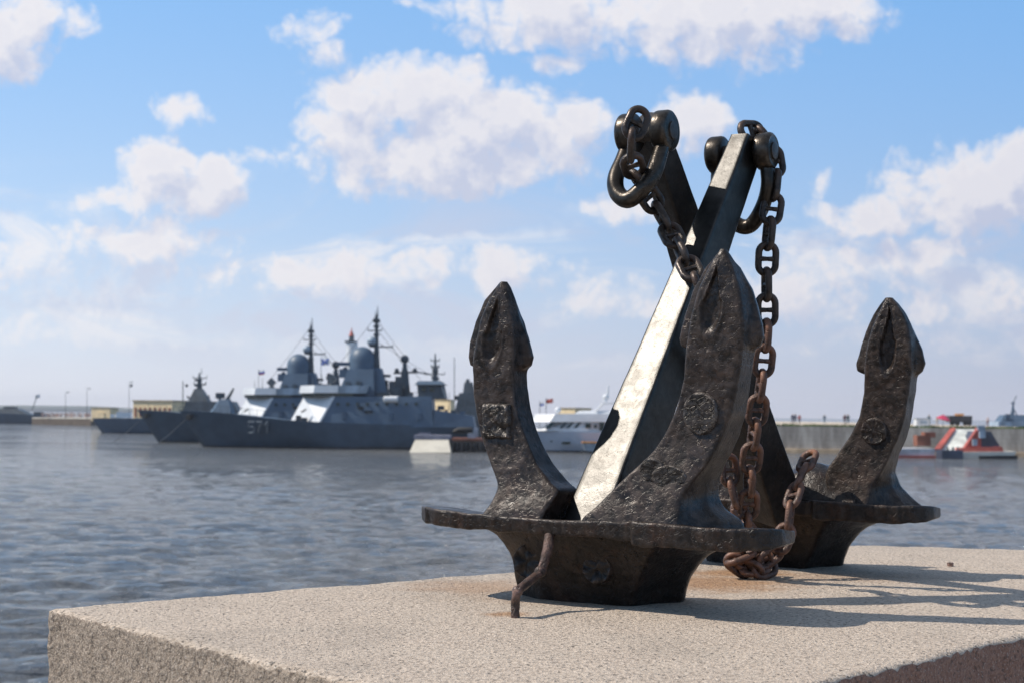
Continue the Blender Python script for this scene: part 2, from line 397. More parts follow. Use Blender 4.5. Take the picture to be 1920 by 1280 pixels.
def slab():
    def edge_pts(a, b, n, amp):
        d = (b-a).normalized(); nn = Vector((d.y, -d.x, 0))
        return [a.lerp(b, i/n)+nn*amp*(noise.fractal(a.lerp(b, i/n)*9, .8, 2.1, 6)*math.sin(math.pi*min(1, min(i, n-i)/4)/2)) for i in range(n+1)]
    NU, NV = 260, 200
    E01 = edge_pts(P0, P1, NU, .006); E32 = edge_pts(P3, P2, NU, .010); E03 = edge_pts(P0, P3, NV, .008); E12 = edge_pts(P1, P2, NV, .01)
    g = []
    for j in range(NV+1):
        v = j/NV
        for i in range(NU+1):
            u = i/NU
            p = E01[i]*(1-v)+E32[i]*v+E03[j]*(1-u)+E12[j]*u-(P0*(1-u)*(1-v)+P1*u*(1-v)+P3*(1-u)*v+P2*u*v)
            q = p.copy(); ed = min(i, NU-i, j, NV-j)
            q.z = SLABZ+noise.fractal(p*7, .8, 2.1, 5)*.0022
            if ed == 0: q.z -= .004+abs(noise.fractal(p*22, .7, 2.1, 4))*.012
            elif ed == 1: q.z -= .001+abs(noise.fractal(p*22, .7, 2.1, 4))*.004
            g.append(q)
    mb = MB(); fs = []
    for j in range(NV):
        for i in range(NU):
            a = j*(NU+1)+i; fs.append((a, a+1, a+NU+2, a+NU+1))
    mb.add(g, fs)
    ntop = len(mb.f)
    # rough broken sides
    loop = [j*(NU+1) for j in range(NV+1)]+[NV*(NU+1)+i for i in range(1, NU+1)]+[j*(NU+1)+NU for j in range(NV-1, -1, -1)]+[i for i in range(NU-1, 0, -1)]
    H = 1.2; rows = [0]+[.006*k for k in range(1, 60)]+[.4, .55, .8, H]
    rings = []
    for r_i, dz_ in enumerate(rows):
        ring = []
        for idx in loop:
            p = g[idx]; out = Vector((p.x-slab_c.x, p.y-slab_c.y, 0)).normalized()
            k = min(1, dz_/.03)
            q = p+Vector((0, 0, -dz_))
            q += out*(noise.fractal(q*30, .75, 2.1, 5)*.0045+noise.fractal(q*5, .8, 2.1, 3)*.004)*k
            ring.append(q)
        rings.append(ring)
    n = len(loop); base = len(mb.v); vs = [p for r_ in rings[1:] for p in r_]
    mb.v += vs
    def vid(r_i, k): return loop[k] if r_i == 0 else base+(r_i-1)*n+k
    for r_i in range(len(rows)-1):
        for k in range(n):
            mb.f.append((vid(r_i, k), vid(r_i, (k+1) % n), vid(r_i+1, (k+1) % n), vid(r_i+1, k)))
    root = thing('stone_pedestal', slab_c, 'pale granite slab with rough broken edges that the two anchors stand on', 'pedestal')
    o = mb.build('stone_block', M['slab'], root, angle=180)
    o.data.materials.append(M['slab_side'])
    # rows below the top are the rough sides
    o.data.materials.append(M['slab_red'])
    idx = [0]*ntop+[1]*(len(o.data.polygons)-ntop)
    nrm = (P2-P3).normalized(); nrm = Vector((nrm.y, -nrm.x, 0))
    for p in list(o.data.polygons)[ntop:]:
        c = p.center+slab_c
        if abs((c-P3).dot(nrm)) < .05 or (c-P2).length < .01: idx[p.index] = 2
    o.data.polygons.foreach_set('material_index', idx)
slab()

# ================================================================== ANCHORS
def smooth1(a, k=2, it=2):
    a = np.array(a, float)
    for _ in range(it):
        b = a.copy()
        for i in range(1, len(a)-1):
            b[i] = a[max(0, i-k):i+k+1].mean() if (i >= k and i < len(a)-k) else (a[i-1]+a[i]+a[i+1])/3
        a = b
    return a
def fluke(fr, root, st, dep, seed, name='fluke', th=.095, mid_px=None):
    """st rows: y, L, R, blade L (or None), blade R (or None), side R, front offset, thickness, left flare"""
    st = sorted(st, key=lambda r: -r[0])
    ys = np.array([r[0] for r in st], float)
    N = 170
    yy = np.concatenate([np.linspace(ys[0]+16, ys[-1]+14, N-10), ys[-1]+14-14*np.linspace(0, 1, 11)[1:]**.7])
    asc = ys[::-1]
    def col(k, default=None):
        c = np.array([(r[k] if r[k] is not None else np.nan) for r in st], float)[::-1]
        ok = ~np.isnan(c)
        return np.interp(yy, asc[ok], c[ok])
    L, Rr, of_, thk, fl = smooth1(col(1)), smooth1(col(2)), smooth1(col(6), 4, 3), smooth1(col(7), 3, 2), smooth1(col(8))
    sR = smooth1(col(5))
    hasb = np.interp(yy, asc, np.array([1.0 if r[4] is not None else 0.0 for r in st])[::-1])
    bL = np.interp(yy, *zip(*[(r[0], r[3]) for r in st[::-1] if r[3] is not None]))
    bR = np.interp(yy, *zip(*[(r[0], r[4]) for r in st[::-1] if r[4] is not None]))
    L[-1], Rr[-1] = st[-1][1], st[-1][2]
    mb = MB(); rings = []; info = []
    nF = 34
    for i in range(len(yy)):
        of, t_ = of_[i], thk[i]; mp = (L[i]+Rr[i])/2
        _, z = fr.uz(mp, yy[i], of)
        uL, uR = fr.u(L[i], of, z), fr.u(Rr[i], of, z)
        h = hasb[i]; h = h*h*(3-2*h)
        uS = fr.u(sR[i], of+t_, z)
        ubR = fr.u(bR[i], of+.7*t_, z); ubL = fr.u(bL[i], of+.6*t_, z)
        mR0 = uR+(uS-uR)*.5; mR = mR0*(1-h)+(uR+.006)*h
        b1 = (uR+(uS-uR)*.7)*(1-h)+ubR*h; b2 = (uR+(uS-uR)*.85)*(1-h)+(ubR-.002)*h
        bk = uS-.002*h
        mL = (uL-fl[i]*.5)*(1-h)+(uL-.002)*h
        c1 = (uL-fl[i]*.7)*(1-h)+ubL*h; c2 = (uL-fl[i]*.85)*(1-h)+(ubL+.002)*h
        ck = (uL-fl[i])*(1-h)+(uL+.006)*h
        poly = [(uL, of), (uR, of), (mR, of+.5*t_), (b1, of+.6*t_), (b2, of+.82*t_), (bk, of+t_), (ck, of+t_), (c2, of+.82*t_), (c1, of+.6*t_), (mL, of+.5*t_)]
        P3d = [Vector((a, b, z)) for a, b in poly]
        wdt = max(uR-uL, 1e-3); rc = min(.006, wdt*.2)
        ring = rpoly(P3d, [rc*1.2, rc*1.2, .012, .005, .005, .012, .012, .005, .005, .012], 3, [nF, 6, 3, 2, 4, 14, 4, 2, 3, 6])
        out = []
        for q in ring:
            o_add = 0
            if abs(q.y-of) < .02*t_+.001 and uL+.003 < q.x < uR-.003:
                s = (q.x-uL)/wdt
                um = (uL+uR)/2
                w_edge = min(1, min(q.x-uL, uR-q.x)/.012)
                # almond recess in the bill
                (ay, ahy, ahx, ad, ax) = dep
                dyy = (yy[i]-ay)/ahy; dxx = (s-.5-ax)/ahx
                wx = 1.0 if dyy < 0 else 1.15
                e = dxx*dxx*(1+max(0, -dyy)*2.2)/(wx*wx)+dyy*dyy
                if e < 1.25: o_add += ad*max(0, min(1, (1.25-e)/.55))**1.3
                elif e < 1.9: o_add -= .0018*(1-abs(e-1.55)/.35)
                p3 = fr.w(q.x, q.y, q.z)+Vector((seed, 0, 0))
                o_add += (noise.fractal(p3*13, .85, 2.1, 5)*.0030+noise.fractal(p3*70, .8, 2.1, 4)*.0008)*w_edge
                o_add -= .0016*w_edge
            else:
                p3 = fr.w(q.x, q.y, q.z)+Vector((seed, 3, 0))
                o_add += noise.fractal(p3*12, .85, 2.1, 4)*.0018
            out.append(fr.w(q.x+noise.noise(Vector((q.z*28+seed, q.x*9, 5)))*.0016, q.y+o_add, q.z))
        rings.append(out)
    mb.loft(rings)
    return mb.build(name, M['cast'], root, angle=50)

def disc(fr, root, px, py, o, rpx, mat_, name='cast_mark', ang=0, h=.012, parent=None, squash=1.0, n=48, seed=1):
    """raised round boss with a crumbly rim, lying on the face"""
    u0, z0 = fr.uz(px, py, o); Yd = fr.w(u0, o, z0).y; r = rpx/FPX*Yd
    mb = MB(); rings = []
    for (k, hh) in ((1.04, .006), (1.02, -h*.45), (.97, -h*.92), (.88, -h), (.72, -h*.85), (.55, -h*.9), (.36, -h*.8), (.18, -h*.85), (.02, -h*.85)):
        ring = []
        for a in range(n):
            t = 2*math.pi*a/n; w = 1+.04*noise.noise(Vector((math.cos(t)*1.7+seed, math.sin(t)*1.7, seed)))
            x, z = u0+math.cos(t)*r*k*w, z0+math.sin(t)*r*k*w*squash
            oo = o+hh+(noise.fractal(Vector((x*45, z*45, seed)), .7, 2.1, 4)*.0035 if hh < -h*.5 else 0)
            ring.append(fr.w(x, oo, z))
        rings.append(ring)
    mb.loft(rings); return mb.build(name, mat_, parent or root, angle=60)
def pad(fr, root, px0, py0, px1, py1, o, mat_, h=.014, skew=0):
    uA, zA = fr.uz(px0, py0, o); uB, zB = fr.uz(px1, py1, o); n = 22; mb = MB(); g = []
    for j in range(n+1):
        for i in range(n+1):
            s, t = i/n, j/n; x = uA+(uB-uA)*s+skew*t; z = zA+(zB-zA)*t
            e = min(s, 1-s, t, 1-t); ed = min(1, e/.07)
            oo = o+.008-(h+.008)*ed**.6+(noise.fractal(Vector((x*42, z*42, 3)), .7, 2.1, 5)*.006*ed)
            x += noise.noise(Vector((z*40, x*20, 1)))*.002; z += noise.noise(Vector((x*45, z*20, 7)))*.002
            g.append(fr.w(x, oo, z))
    mb.add(g, [(j*(n+1)+i, j*(n+1)+i+1, (j+1)*(n+1)+i+1, (j+1)*(n+1)+i) for j in range(n) for i in range(n)])
    return mb.build('cast_mark', mat_, root, angle=60)

# crown shape in the local frame, measured on the front anchor
FRF = Frame(.241, 3.88, R(30))
def crown(fr, root, ref=FRF, rod_lug=True):
    # body under the palms
    lev = []
    sil_l = [(998, 897), (1006, 912), (1016, 927), (1030, 939), (1042, 946), (1064, 955), (1090, 960), (1118, 966), (1140, 972)]
    sil_r = [(998, 1425), (1010, 1392), (1019, 1362), (1036, 1329), (1050, 1314), (1062, 1305), (1085, 1291), (1110, 1283), (1135, 1279)]
    rings = []
    for k in range(30):
        t = k/29; z = (CAMZ-.283)*(1-t)+(SLABZ-.002)*t
        of = .045+.115*t**.8
        # photo row of this height on the front of the body
        pc = ref.w(-.1, of, z); py_ = CY+FPX*math.tan(PITCH-math.atan((z-CAMZ)/pc.y))
        xl = np.interp(py_, [a for a, b in sil_l], [b for a, b in sil_l]); xr = np.interp(py_, [a for a, b in sil_r], [b for a, b in sil_r])
        uL = ref.u(xl, of+.07, z); uFL = max(uL+.05, ref.u(1022-8*t, of, z))
        uFR = ref.u(1232-50*t, of, z); uR = ref.u(xr, of+.17, z)
        uR = max(uR, uFR+.03)
        cy_ = noise.noise(Vector((t*4, 1, 2)))*.003
        pl = [(uL, of+.075), (uFL, of+.004), (uFR, of+cy_), ((uFR+uR)/2-.012, of+.085), (uR, of+.17), (uR-.02, of+.24), (uL+.04, of+.26), (uL-.0, of+.20)]
        q = rpoly([Vector((a, b, z)) for a, b in pl], .014, 3, [8, 14, 8, 8, 5, 14, 5, 6])
        rings.append([fr.w(p.x, p.y, p.z) for p in q])
    mb = MB(); mb.loft(rings)
    for i, v in enumerate(mb.v):
        a = noise.fractal(v*11, .8, 2.1, 5)*.004; mb.v[i] = v+fr.B*a+fr.U*a*.6
    body = mb.build('crown', M['crown'], root, angle=60)
    # palm plate: lofted along the crown
    zt, zb = CAMZ-.257, CAMZ-.306
    #     u,   front,  back,  top, bottom
    S = [(-.545, .115, .17, -.004, .014), (-.535, .075, .22, 0, .008), (-.50, .035, .26, .002, .002), (-.44, .016, .28, .0, .001), (-.36, .004, .29, -.003, 0), (-.25, .0, .30, -.006, 0), (-.10, -.004, .30, -.008, 0),
         (.10, -.004, .30, -.004, -.002), (.122, -.006, .30, -.002, -.002), (.14, -.034, .30, .0, -.006), (.20, -.040, .30, .0, -.006), (.32, -.036, .29, -.004, -.004), (.40, -.028, .27, -.002, -.001), (.45, -.006, .24, .001, .002), (.475, .03, .20, .0, .005), (.487, .075, .16, -.004, .012)]
    S = [(a-.055-(.012 if a < -.3 else 0), b, min(c, .26), d, e) for a, b, c, d, e in S]
    uu = np.linspace(S[0][0], S[-1][0], 170); A = np.array(S); rings = []
    for u_ in uu:
        f, b, t_, d_ = [np.interp(u_, A[:, 0], A[:, c]) for c in (1, 2, 3, 4)]
        n1 = noise.fractal(Vector((u_*22, 0, 1)), .7, 2.1, 5)
        f += n1*.004
        wob = noise.fractal(Vector((u_*9, 4, 1)), .7, 2.1, 4)*.004
        sl = .085*(b-f); e_ = abs(u_+.085)/.5; up = .007*e_**3*(1 if u_ < 0 else -1); th_ = -.008 if u_ > .07 else .002*e_
        P = [Vector((u_, f, zt+t_+up)), Vector((u_, b, zt+t_+up-sl)), Vector((u_, b, zb+d_+up)), Vector((u_, f+.004, zb+d_+wob+up+th_))]
        q = rpoly(P, .008, 3, [10, 4, 10, 6])
        rings.append([fr.w(p.x, p.y+noise.fractal(Vector((p.x*40, p.y*30, p.z*12)), .7, 2.1, 4)*.0022, p.z+noise.fractal(Vector((p.x*18, p.y*18, 9)), .8, 2.1, 4)*.002) for p in q])
    mb = MB(); mb.loft(rings); mb.build('palm_plate', M['crown'], root, angle=45)
    for (px, py, o, r_) in ((1121, 1064, .112, 26), (990, 1052, .135, 27)):
        u0, z0 = ref.uz(px, py, o)
        mbd = MB(); rr = r_/FPX*ref.w(u0, o, z0).y*1.15; rings = []
        for (k, hh) in ((1.0, .02), (.99, -.004), (.93, -.009), (.78, -.007), (.5, -.008), (.2, -.006), (.02, -.007)):
            rings.append([fr.w(u0+math.cos(a*math.pi/20)*rr*k, o+hh+(z0-(CAMZ-.391))*-.35*0+noise.noise(Vector((math.cos(a*math.pi/20)*k*2, math.sin(a*math.pi/20)*k*2, r_)))*.003*(hh < 0)+noise.fractal(Vector((math.cos(a*math.pi/20)*k*2.2, math.sin(a*math.pi/20)*k*2.2, r_)), .8, 2.1, 4)*.007*(hh < -.005), z0+math.sin(a*math.pi/20)*rr*k) for a in range(40)])
        mbd.loft(rings); mbd.build('rivet_boss', M['crown'], root, angle=60)

def bar(name, root, m, lines, r=.007, n=90):
    """square bar from four corner lines (bottom point, top point)"""
    rings = []
    for k in range(n+1):
        t = k/n; q = rpoly([a.lerp(b, t) for a, b in lines], r, 3, [8, 8, 8, 8])
        rings.append(q)
    mb = MB(); mb.loft(rings)
    for i, v in enumerate(mb.v): mb.v[i] = v+Vector((1, -.3, .2))*noise.fractal(v*6, .8, 2.1, 4)*.0016+Vector((.3, 1, .2))*noise.fractal(v*6+Vector((5, 5, 5)), .8, 2.1, 4)*.0016
    return mb.build(name, m, root, angle=45)

ROWS_FL = [ # left fluke of the front anchor
 (972, 898, 1014, None, None, 1062, .020, .13, .03),
 (955, 912, 1022, None, None, 1076, .030, .13, .03),
 (940, 922, 1033, None, None, 1084, .040, .125, .025),
 (917, 932, 1049, None, None, 1088, .055, .115, .015),
 (905, 932, 1033, None, None, 1068, .060, .11, .01),
 (870, 919, 1006, None, None, 1040, .072, .10, .004),
 (830, 905, 989, None, None, 1018, .080, .095, 0),
 (790, 894, 973, None, None, 1003, .085, .09, 0),
 (740, 887, 963, None, None, 992, .085, .085, 0),
 (694, 885, 962, None, None, 989, .082, .085, 0),
 (681, 885, 962, 880, 996, 995, .08, .085, 0),
 (668, 886, 962, 877, 1000, 990, .08, .085, 0),
 (640, 891, 962, 880, 993, 985, .078, .085, 0),
 (600, 899, 960, 891, 981, 975, .078, .08, 0),
 (560, 916, 953, 908, 965, 960, .08, .07, 0),
 (540, 929, 948, 924, 954, 950, .083, .05, 0),
 (528, 938, 944, 936, 946, 945, .09, .03, 0)]
ROWS_FR = [ # right fluke of the front anchor
 (974, 1088, 1268, None, None, 1400, .012, .17, .02),
 (955, 1116, 1273, None, None, 1362, .022, .17, .02),
 (930, 1138, 1276, None, None, 1350, .032, .16, .01),
 (900, 1167, 1298, None, None, 1352, .045, .15, 0),
 (870, 1201, 1324, None, None, 1361, .055, .13, 0),
 (850, 1220, 1337, None, None, 1373, .060, .12, 0),
 (820, 1243, 1352, None, None, 1386, .066, .11, 0),
 (780, 1262, 1368, None, None, 1399, .07, .10, 0),
 (740, 1275, 1379, None, None, 1406, .07, .09, 0),
 (700, 1282, 1386, None, None, 1411, .068, .085, 0),
 (657, 1285, 1392, None, None, 1417, .065, .085, 0),
 (645, 1286, 1393, 1276, 1428, 1420, .064, .085, 0),
 (632, 1288, 1394, 1273, 1434, 1420, .062, .085, 0),
 (610, 1291, 1394, 1277, 1430, 1418, .06, .085, 0),
 (580, 1298, 1392, 1286, 1423, 1412, .06, .085, 0),
 (540, 1309, 1385, 1299, 1411, 1404, .06, .08, 0),
 (500, 1328, 1372, 1321, 1389, 1384, .064, .065, 0),
 (480, 1341, 1362, 1338, 1370, 1368, .068, .04, 0),
 (467, 1351, 1357, 1350, 1360, 1358, .075, .025, 0)]
ROWS_RR = [ # right fluke of the rear anchor
 (952, 1560, 1622, None, None, 1740, .03, .16, .03),
 (935, 1556, 1627, None, None, 1716, .04, .15, .03),
 (912, 1549, 1634, None, None, 1692, .05, .14, .02),
 (884, 1546, 1652, None, None, 1680, .06, .12, .0),
 (855, 1567, 1667, None, None, 1686, .066, .11, 0),
 (820, 1591, 1684, None, None, 1702, .07, .10, 0),
 (781, 1611, 1696, None, None, 1711, .072, .09, 0),
 (737, 1619, 1703, None, None, 1718, .07, .085, 0),
 (706, 1620, 1707, None, None, 1721, .07, .085, 0),
 (692, 1620, 1708, 1606, 1731, 1725, .068, .085, 0),
 (680, 1621, 1709, 1605, 1736, 1725, .066, .085, 0),
 (655, 1624, 1708, 1612, 1730, 1720, .065, .085, 0),
 (620, 1632, 1704, 1622, 1715, 1712, .065, .08, 0),
 (588, 1646, 1692, 1637, 1697, 1696, .068, .065, 0),
 (570, 1655, 1679, 1649, 1684, 1682, .072, .045, 0),
 (558, 1661, 1669, 1659, 1671, 1670, .078, .03, 0)]

# ---- front anchor
rootF = thing('anchor', FRF.w(0, .13, SLABZ), 'nearer dark cast iron anchor, its pale worn shank leaning right above two rough flukes', 'anchor', 'stockless anchors on the granite slab')
crown(FRF, rootF)
fl1 = fluke(FRF, rootF, ROWS_FL, (622, 56, .20, .011, -.04), 1.0)
fl2 = fluke(FRF, rootF, ROWS_FR, (562, 58, .17, .011, -.12), 5.0)
fl1['label'] = 'left fluke with a square cast pad on its face'; fl2['label'] = 'right fluke with a round cast disc on its face'
pad(FRF, fl1, 905, 754, 958, 824, .083, M['mark'], skew=.004)
disc(FRF, fl2, 1315, 774, .069, 35, M['mark'], squash=1.13, seed=3)
disc(FRF, fl2, 1255, 893, .046, 34, M['mark'], h=.007, squash=.62, seed=9)
disc(FRF, fl2, 1222, 880, .046, 24, M['mark'], h=.006, squash=.9, seed=12)
# shank of the front anchor: bright face n1, dark face n2
mB, mT = at(1122, 1004, 3.95), at(1404, 250, 4.43)
dS = (mT-mB).normalized()
n1 = (s_dir+(Vector((0, 0, CAMZ))-(mB*.75+mT*.25)).normalized()).normalized(); n1 = (n1-dS*n1.dot(dS)).normalized(); n2 = dS.cross(n1).normalized()
if n2.x < 0: n2 = -n2
w1b, w1t, w2b, w2t = .132, .062, .145, .098
linesF = [(mB, mT), (mB-n2*w1b, mT-n2*w1t), (mB-n2*w1b-n1*w2b, mT-n2*w1t-n1*w2t), (mB-n1*w2b, mT-n1*w2t)]
bar('shank', rootF, M['shank'], linesF)
cF = mT-n2*w1t/2-n1*w2t/2      # top centre

def eye(mb, c, ax, r, w, n=36):
    mb.lathe(Vector(c)-ax*w/2, ax, [(0, r*.4), (0, r*.86), (w*.10, r*.97), (w*.22, r), (w*.78, r), (w*.90, r*.96), (w, r*.84), (w-.003, r*.6), (w-.001, r*.55), (w-.001, r*.1)], n)
def smooth_path(pts, n):
    P = [Vector(p) for p in pts]; P = [P[0]*2-P[1]]+P+[P[-1]*2-P[-2]]; out = []; m = len(P)-3
    for k in range(n+1):
        t = k/n*m; i = min(int(t), m-1); f = t-i; a, b, c, d = P[i:i+4]
        out.append(.5*((2*b)+(-a+c)*f+(2*a-5*b+4*c-d)*f*f+(-a+3*b-3*c+d)*f**3))
    return out
def shackle(root, cl_, cr_, bow_pts, r=.019, er=.056, ew=.05, mname='shackle'):
    ax = (cr_-cl_).normalized()
    mb = MB(); P = smooth_path(bow_pts, 60); rr = [r*(1+.18*math.sin(math.pi*k/60)) for k in range(61)]
    mb.tube(P, rr, 20)
    eye(mb, cl_, -ax, er, ew); eye(mb, cr_, ax, er, ew)
    s = mb.build('shackle', M['shackle'], root, angle=50)
    mp = MB(); mp.lathe(cl_-ax*(ew*.62), ax, [(0, .018), (.002, .026), ((cr_-cl_).length+ew*1.24-.002, .026), ((cr_-cl_).length+ew*1.24, .018)], 24)
    mp.build('pin', M['dark_shank'], s, angle=50)
    return s
U = FRF.U; Bk = FRF.B
cr = at(1436, 284, 4.47); cl_ = cr-U*.150
a0, a1 = cl_+Vector((0, 0, -.03)), cr+Vector((0, 0, -.03))
bowF = [a0, a0+Vector((0, 0, -.07))+Bk*.01-U*.004, a0+Vector((0, 0, -.13))+U*.012+Bk*.02, a0+U*.05+Vector((0, 0, -.175))+Bk*.03, a0+U*.092+Vector((0, 0, -.18))+Bk*.03, a1-U*.018+Vector((0, 0, -.13))+Bk*.02, a1+Vector((0, 0, -.07))+U*.006, a1]
shackle(rootF, cl_, cr, bowF, er=.055)

# ---- rear anchor
FRR = Frame(.891, 4.93, R(30))
rootR = thing('anchor', FRR.w(0, .13, SLABZ), 'farther dark anchor behind, its shank leaning left and ending in a large shackle', 'anchor', 'stockless anchors on the granite slab')
crown(FRR, rootR)
fr_ = fluke(FRR, rootR, ROWS_RR, (637, 58, .15, .017, -.02), 9.0)
fr_['label'] = 'right fluke with a small round boss on its face'
disc(FRR, fr_, 1640, 808, .074, 25, M['crown'], h=.014, seed=21)
# the other fluke of the rear anchor: same casting mirrored about the crown middle
me = fr_.data.copy(); l_ = np.empty(len(me.vertices)*3); me.vertices.foreach_get('co', l_); l_ = l_.reshape(-1, 3)
Un = np.array(FRR.U); c_u = -.03; uu_ = l_@Un; l_ = l_+np.outer((2*c_u-uu_)-uu_, Un)
me.vertices.foreach_set('co', l_.ravel()); me.flip_normals(); me.update()
o2 = link(bpy.data.objects.new('fluke', me)); o2.parent = rootR; ORG[o2.name] = ORG[rootR.name]
# dark ramp of the crown between the flukes
mb = MB(); rings = []
for k in range(25):
    t = k/24; u_ = -.17+.37*t; hgt = .03+.095*math.exp(-((u_-.03)/.12)**2)
    rings.append(rpoly([FRR.w(u_, .015, CAMZ-.266), FRR.w(u_, .07, CAMZ-.266+hgt*.75), FRR.w(u_, .13, CAMZ-.266+hgt), FRR.w(u_, .24, CAMZ-.266+hgt*.9), FRR.w(u_, .28, CAMZ-.266)], .015, 3, [5, 4, 4, 4, 6]))
mb.loft(rings); roughen(mb, .003, 12); mb.build('hub', M['crown'], rootR, angle=60)
dRb, dRt = FRR.w(-.02, .16, 0), None
rB = at(1452, 955, 5.02); rT = at(1213, 222, 4.36)
dR = (rT-rB).normalized(); axR = FRR.U; axR = (axR-dR*axR.dot(dR)).normalized(); nR = dR.cross(axR).normalized()
if nR.y > 0: nR = -nR
ang = R(22); e1 = axR*math.cos(ang)+nR*math.sin(ang); e2 = nR*math.cos(ang)-axR*math.sin(ang)
def cr4(c, h): return [c+e1*h+e2*h, c-e1*h+e2*h, c-e1*h-e2*h, c+e1*h-e2*h]
linesR = list(zip(cr4(rB, .072), cr4(rT, .036)))
bar('shank', rootR, M['dark_shank'], linesR)
cr = at(1246, 246, 4.27); cl_ = cr-U*.108
a0, a1 = cl_+Vector((0, 0, -.02)), cr+Vector((0, 0, -.02))
fw = -Bk
bowR = [a0, a0+Vector((0, 0, -.06))-U*.004+fw*.035, a0+Vector((0, 0, -.115))-U*.008+fw*.07, a0+U*.006+Vector((0, 0, -.158))+fw*.085, a0+U*.044+Vector((0, 0, -.180))+fw*.095, a1-U*.022+Vector((0, 0, -.15))+fw*.09, a1-U*.002+Vector((0, 0, -.105))+fw*.065, a1+Vector((0, 0, -.05))+fw*.03, a1]
shackle(rootR, cl_, cr, bowR, er=.058, r=.0205)

# ---- stud-link chains
def link_mesh(L=.106, Wd=.070, r=.0104):
    h = L/2-Wd/2; rr = Wd/2-r; pts = []
    for k in range(13): a = math.pi*k/12; pts.append(Vector((math.cos(a)*rr, 0, h-0+math.sin(a)*rr)))
    for k in range(13): a = math.pi+math.pi*k/12; pts.append(Vector((math.cos(a)*rr, 0, -h+math.sin(a)*rr)))
    mb = MB(); mb.tube(pts, r, 10, closed=True)
    mb.tube([(-rr, 0, 0), (-rr*.6, 0, 0), (0, 0, 0), (rr*.6, 0, 0), (rr, 0, 0)], [r*.95, r*.72, r*.62, r*.72, r*.95], 8)
    return mb
_lm = {}
def chain(name, label, path, mats, group, pitch=.074, roll0=0, sc=1.0, jit=.12):
    pts = smooth_path(path, 400); acc = [0]
    for a, b in zip(pts, pts[1:]): acc.append(acc[-1]+(b-a).length)
    low = min(pts, key=lambda p: p.z); root = thing(name, low, label, 'chain', group)
    n = int(acc[-1]/pitch); rr = random.Random(len(path)*7+n)
    def P(s):
        s = max(0, min(acc[-1], s)); i = int(np.searchsorted(acc, s)); i = max(1, min(i, len(pts)-1))
        f = (s-acc[i-1])/max(1e-9, acc[i]-acc[i-1]); return pts[i-1].lerp(pts[i], f)
    Nn = None
    for k in range(n):
        a, b = P((k-.12)*pitch), P((k+1.12)*pitch); c = (a+b)/2; T = (b-a).normalized()
        V = Vector((0, -1, 0)); V = (V-T*V.dot(T)).normalized() if abs(V.dot(T)) < .95 else Vector((1, 0, 0))
        S = T.cross(V)
        a_ = roll0+(math.pi/2 if k % 2 else 0)+rr.uniform(-jit, jit)*2
        Nn = V*math.cos(a_)+S*math.sin(a_); Bx = Nn.cross(T)*-1
        Mx = Matrix((Bx, Nn, T)).transposed().to_4x4(); Mx.translation = c-ORG[root.name]
        m = mats(k/max(1, n-1)); key = m.name
        if key not in _lm:
            o = link_mesh().build('chain_link', m); _lm[key] = o.data; bpy.data.objects.remove(o)
        o = link(bpy.data.objects.new('chain_link', _lm[key])); o.parent = root; o.matrix_local = Mx @ Matrix.Scale(sc, 4)
    return root
CG = 'stud link chains on the anchors'
mixm = lambda t: M['chain_rust'] if t > .5 else M['chain_dark']
# hanging chain of the front anchor, down to the slab and back up onto the rear crown
chain('anchor_chain', 'chain hanging straight down from the right hand shackle into the rusty heap', [
 at(1392, 246, 4.46), at(1418, 240, 4.50), at(1452, 290, 4.50), at(1453, 350, 4.48), at(1446, 400, 4.46), at(1440, 450, 4.46), at(1437, 520, 4.47), at(1438, 600, 4.48), at(1432, 680, 4.5), at(1424, 740, 4.52), at(1416, 800, 4.55), at(1408, 860, 4.58), at(1404, 930, 4.62), at(1399, 990, 4.66), at(1380, 1035, 4.70)], mixm, CG)
chain('anchor_chain', 'chain running from the large left shackle down across the crossed shanks', [
 at(1203, 208, 4.14), at(1187, 240, 4.12), at(1181, 284, 4.14), at(1190, 324, 4.21), at(1210, 360, 4.30), at(1238, 400, 4.30), at(1259, 440, 4.26), at(1281, 480, 4.19), at(1302, 516, 4.13), at(1322, 575, 4.14), at(1340, 680, 4.25), at(1356, 780, 4.42), at(1366, 850, 4.52)], lambda t: M['chain_dark'], CG)
chain('anchor_chain', 'rusty chain drooping behind the near fluke into the heap on the slab', [
 at(1366, 855, 4.62), at(1368, 900, 4.62), at(1378, 940, 4.62), at(1392, 975, 4.64), at(1415, 1000, 4.68), at(1420, 1030, 4.72), at(1385, 1045, 4.74), at(1368, 1050, 4.72), at(1372, 1066, 4.72), at(1410, 1068, 4.74), at(1445, 1058, 4.76)], lambda t: M['chain_rust'], CG, jit=.4)
chain('anchor_chain', 'short rusty chain hanging over the crown of the farther anchor', [
 at(1520, 848, 4.88), at(1514, 868, 4.84), at(1497, 900, 4.80), at(1484, 935, 4.76), at(1479, 975, 4.74), at(1474, 1015, 4.74), at(1450, 1040, 4.73), at(1418, 1062, 4.72)], lambda t: M['chain_rust'], CG, roll0=.6, jit=.25)

chain('anchor_chain', 'tight loop of rusty chain links lying on the slab under the near palm', [
 at(1442, 1040, 4.80), at(1412, 1030, 4.80), at(1385, 1046, 4.76), at(1392, 1068, 4.72), at(1425, 1070, 4.72), at(1450, 1060, 4.76), at(1462, 1040, 4.80)], lambda t: M['chain_rust'], CG, roll0=.9, jit=.5)
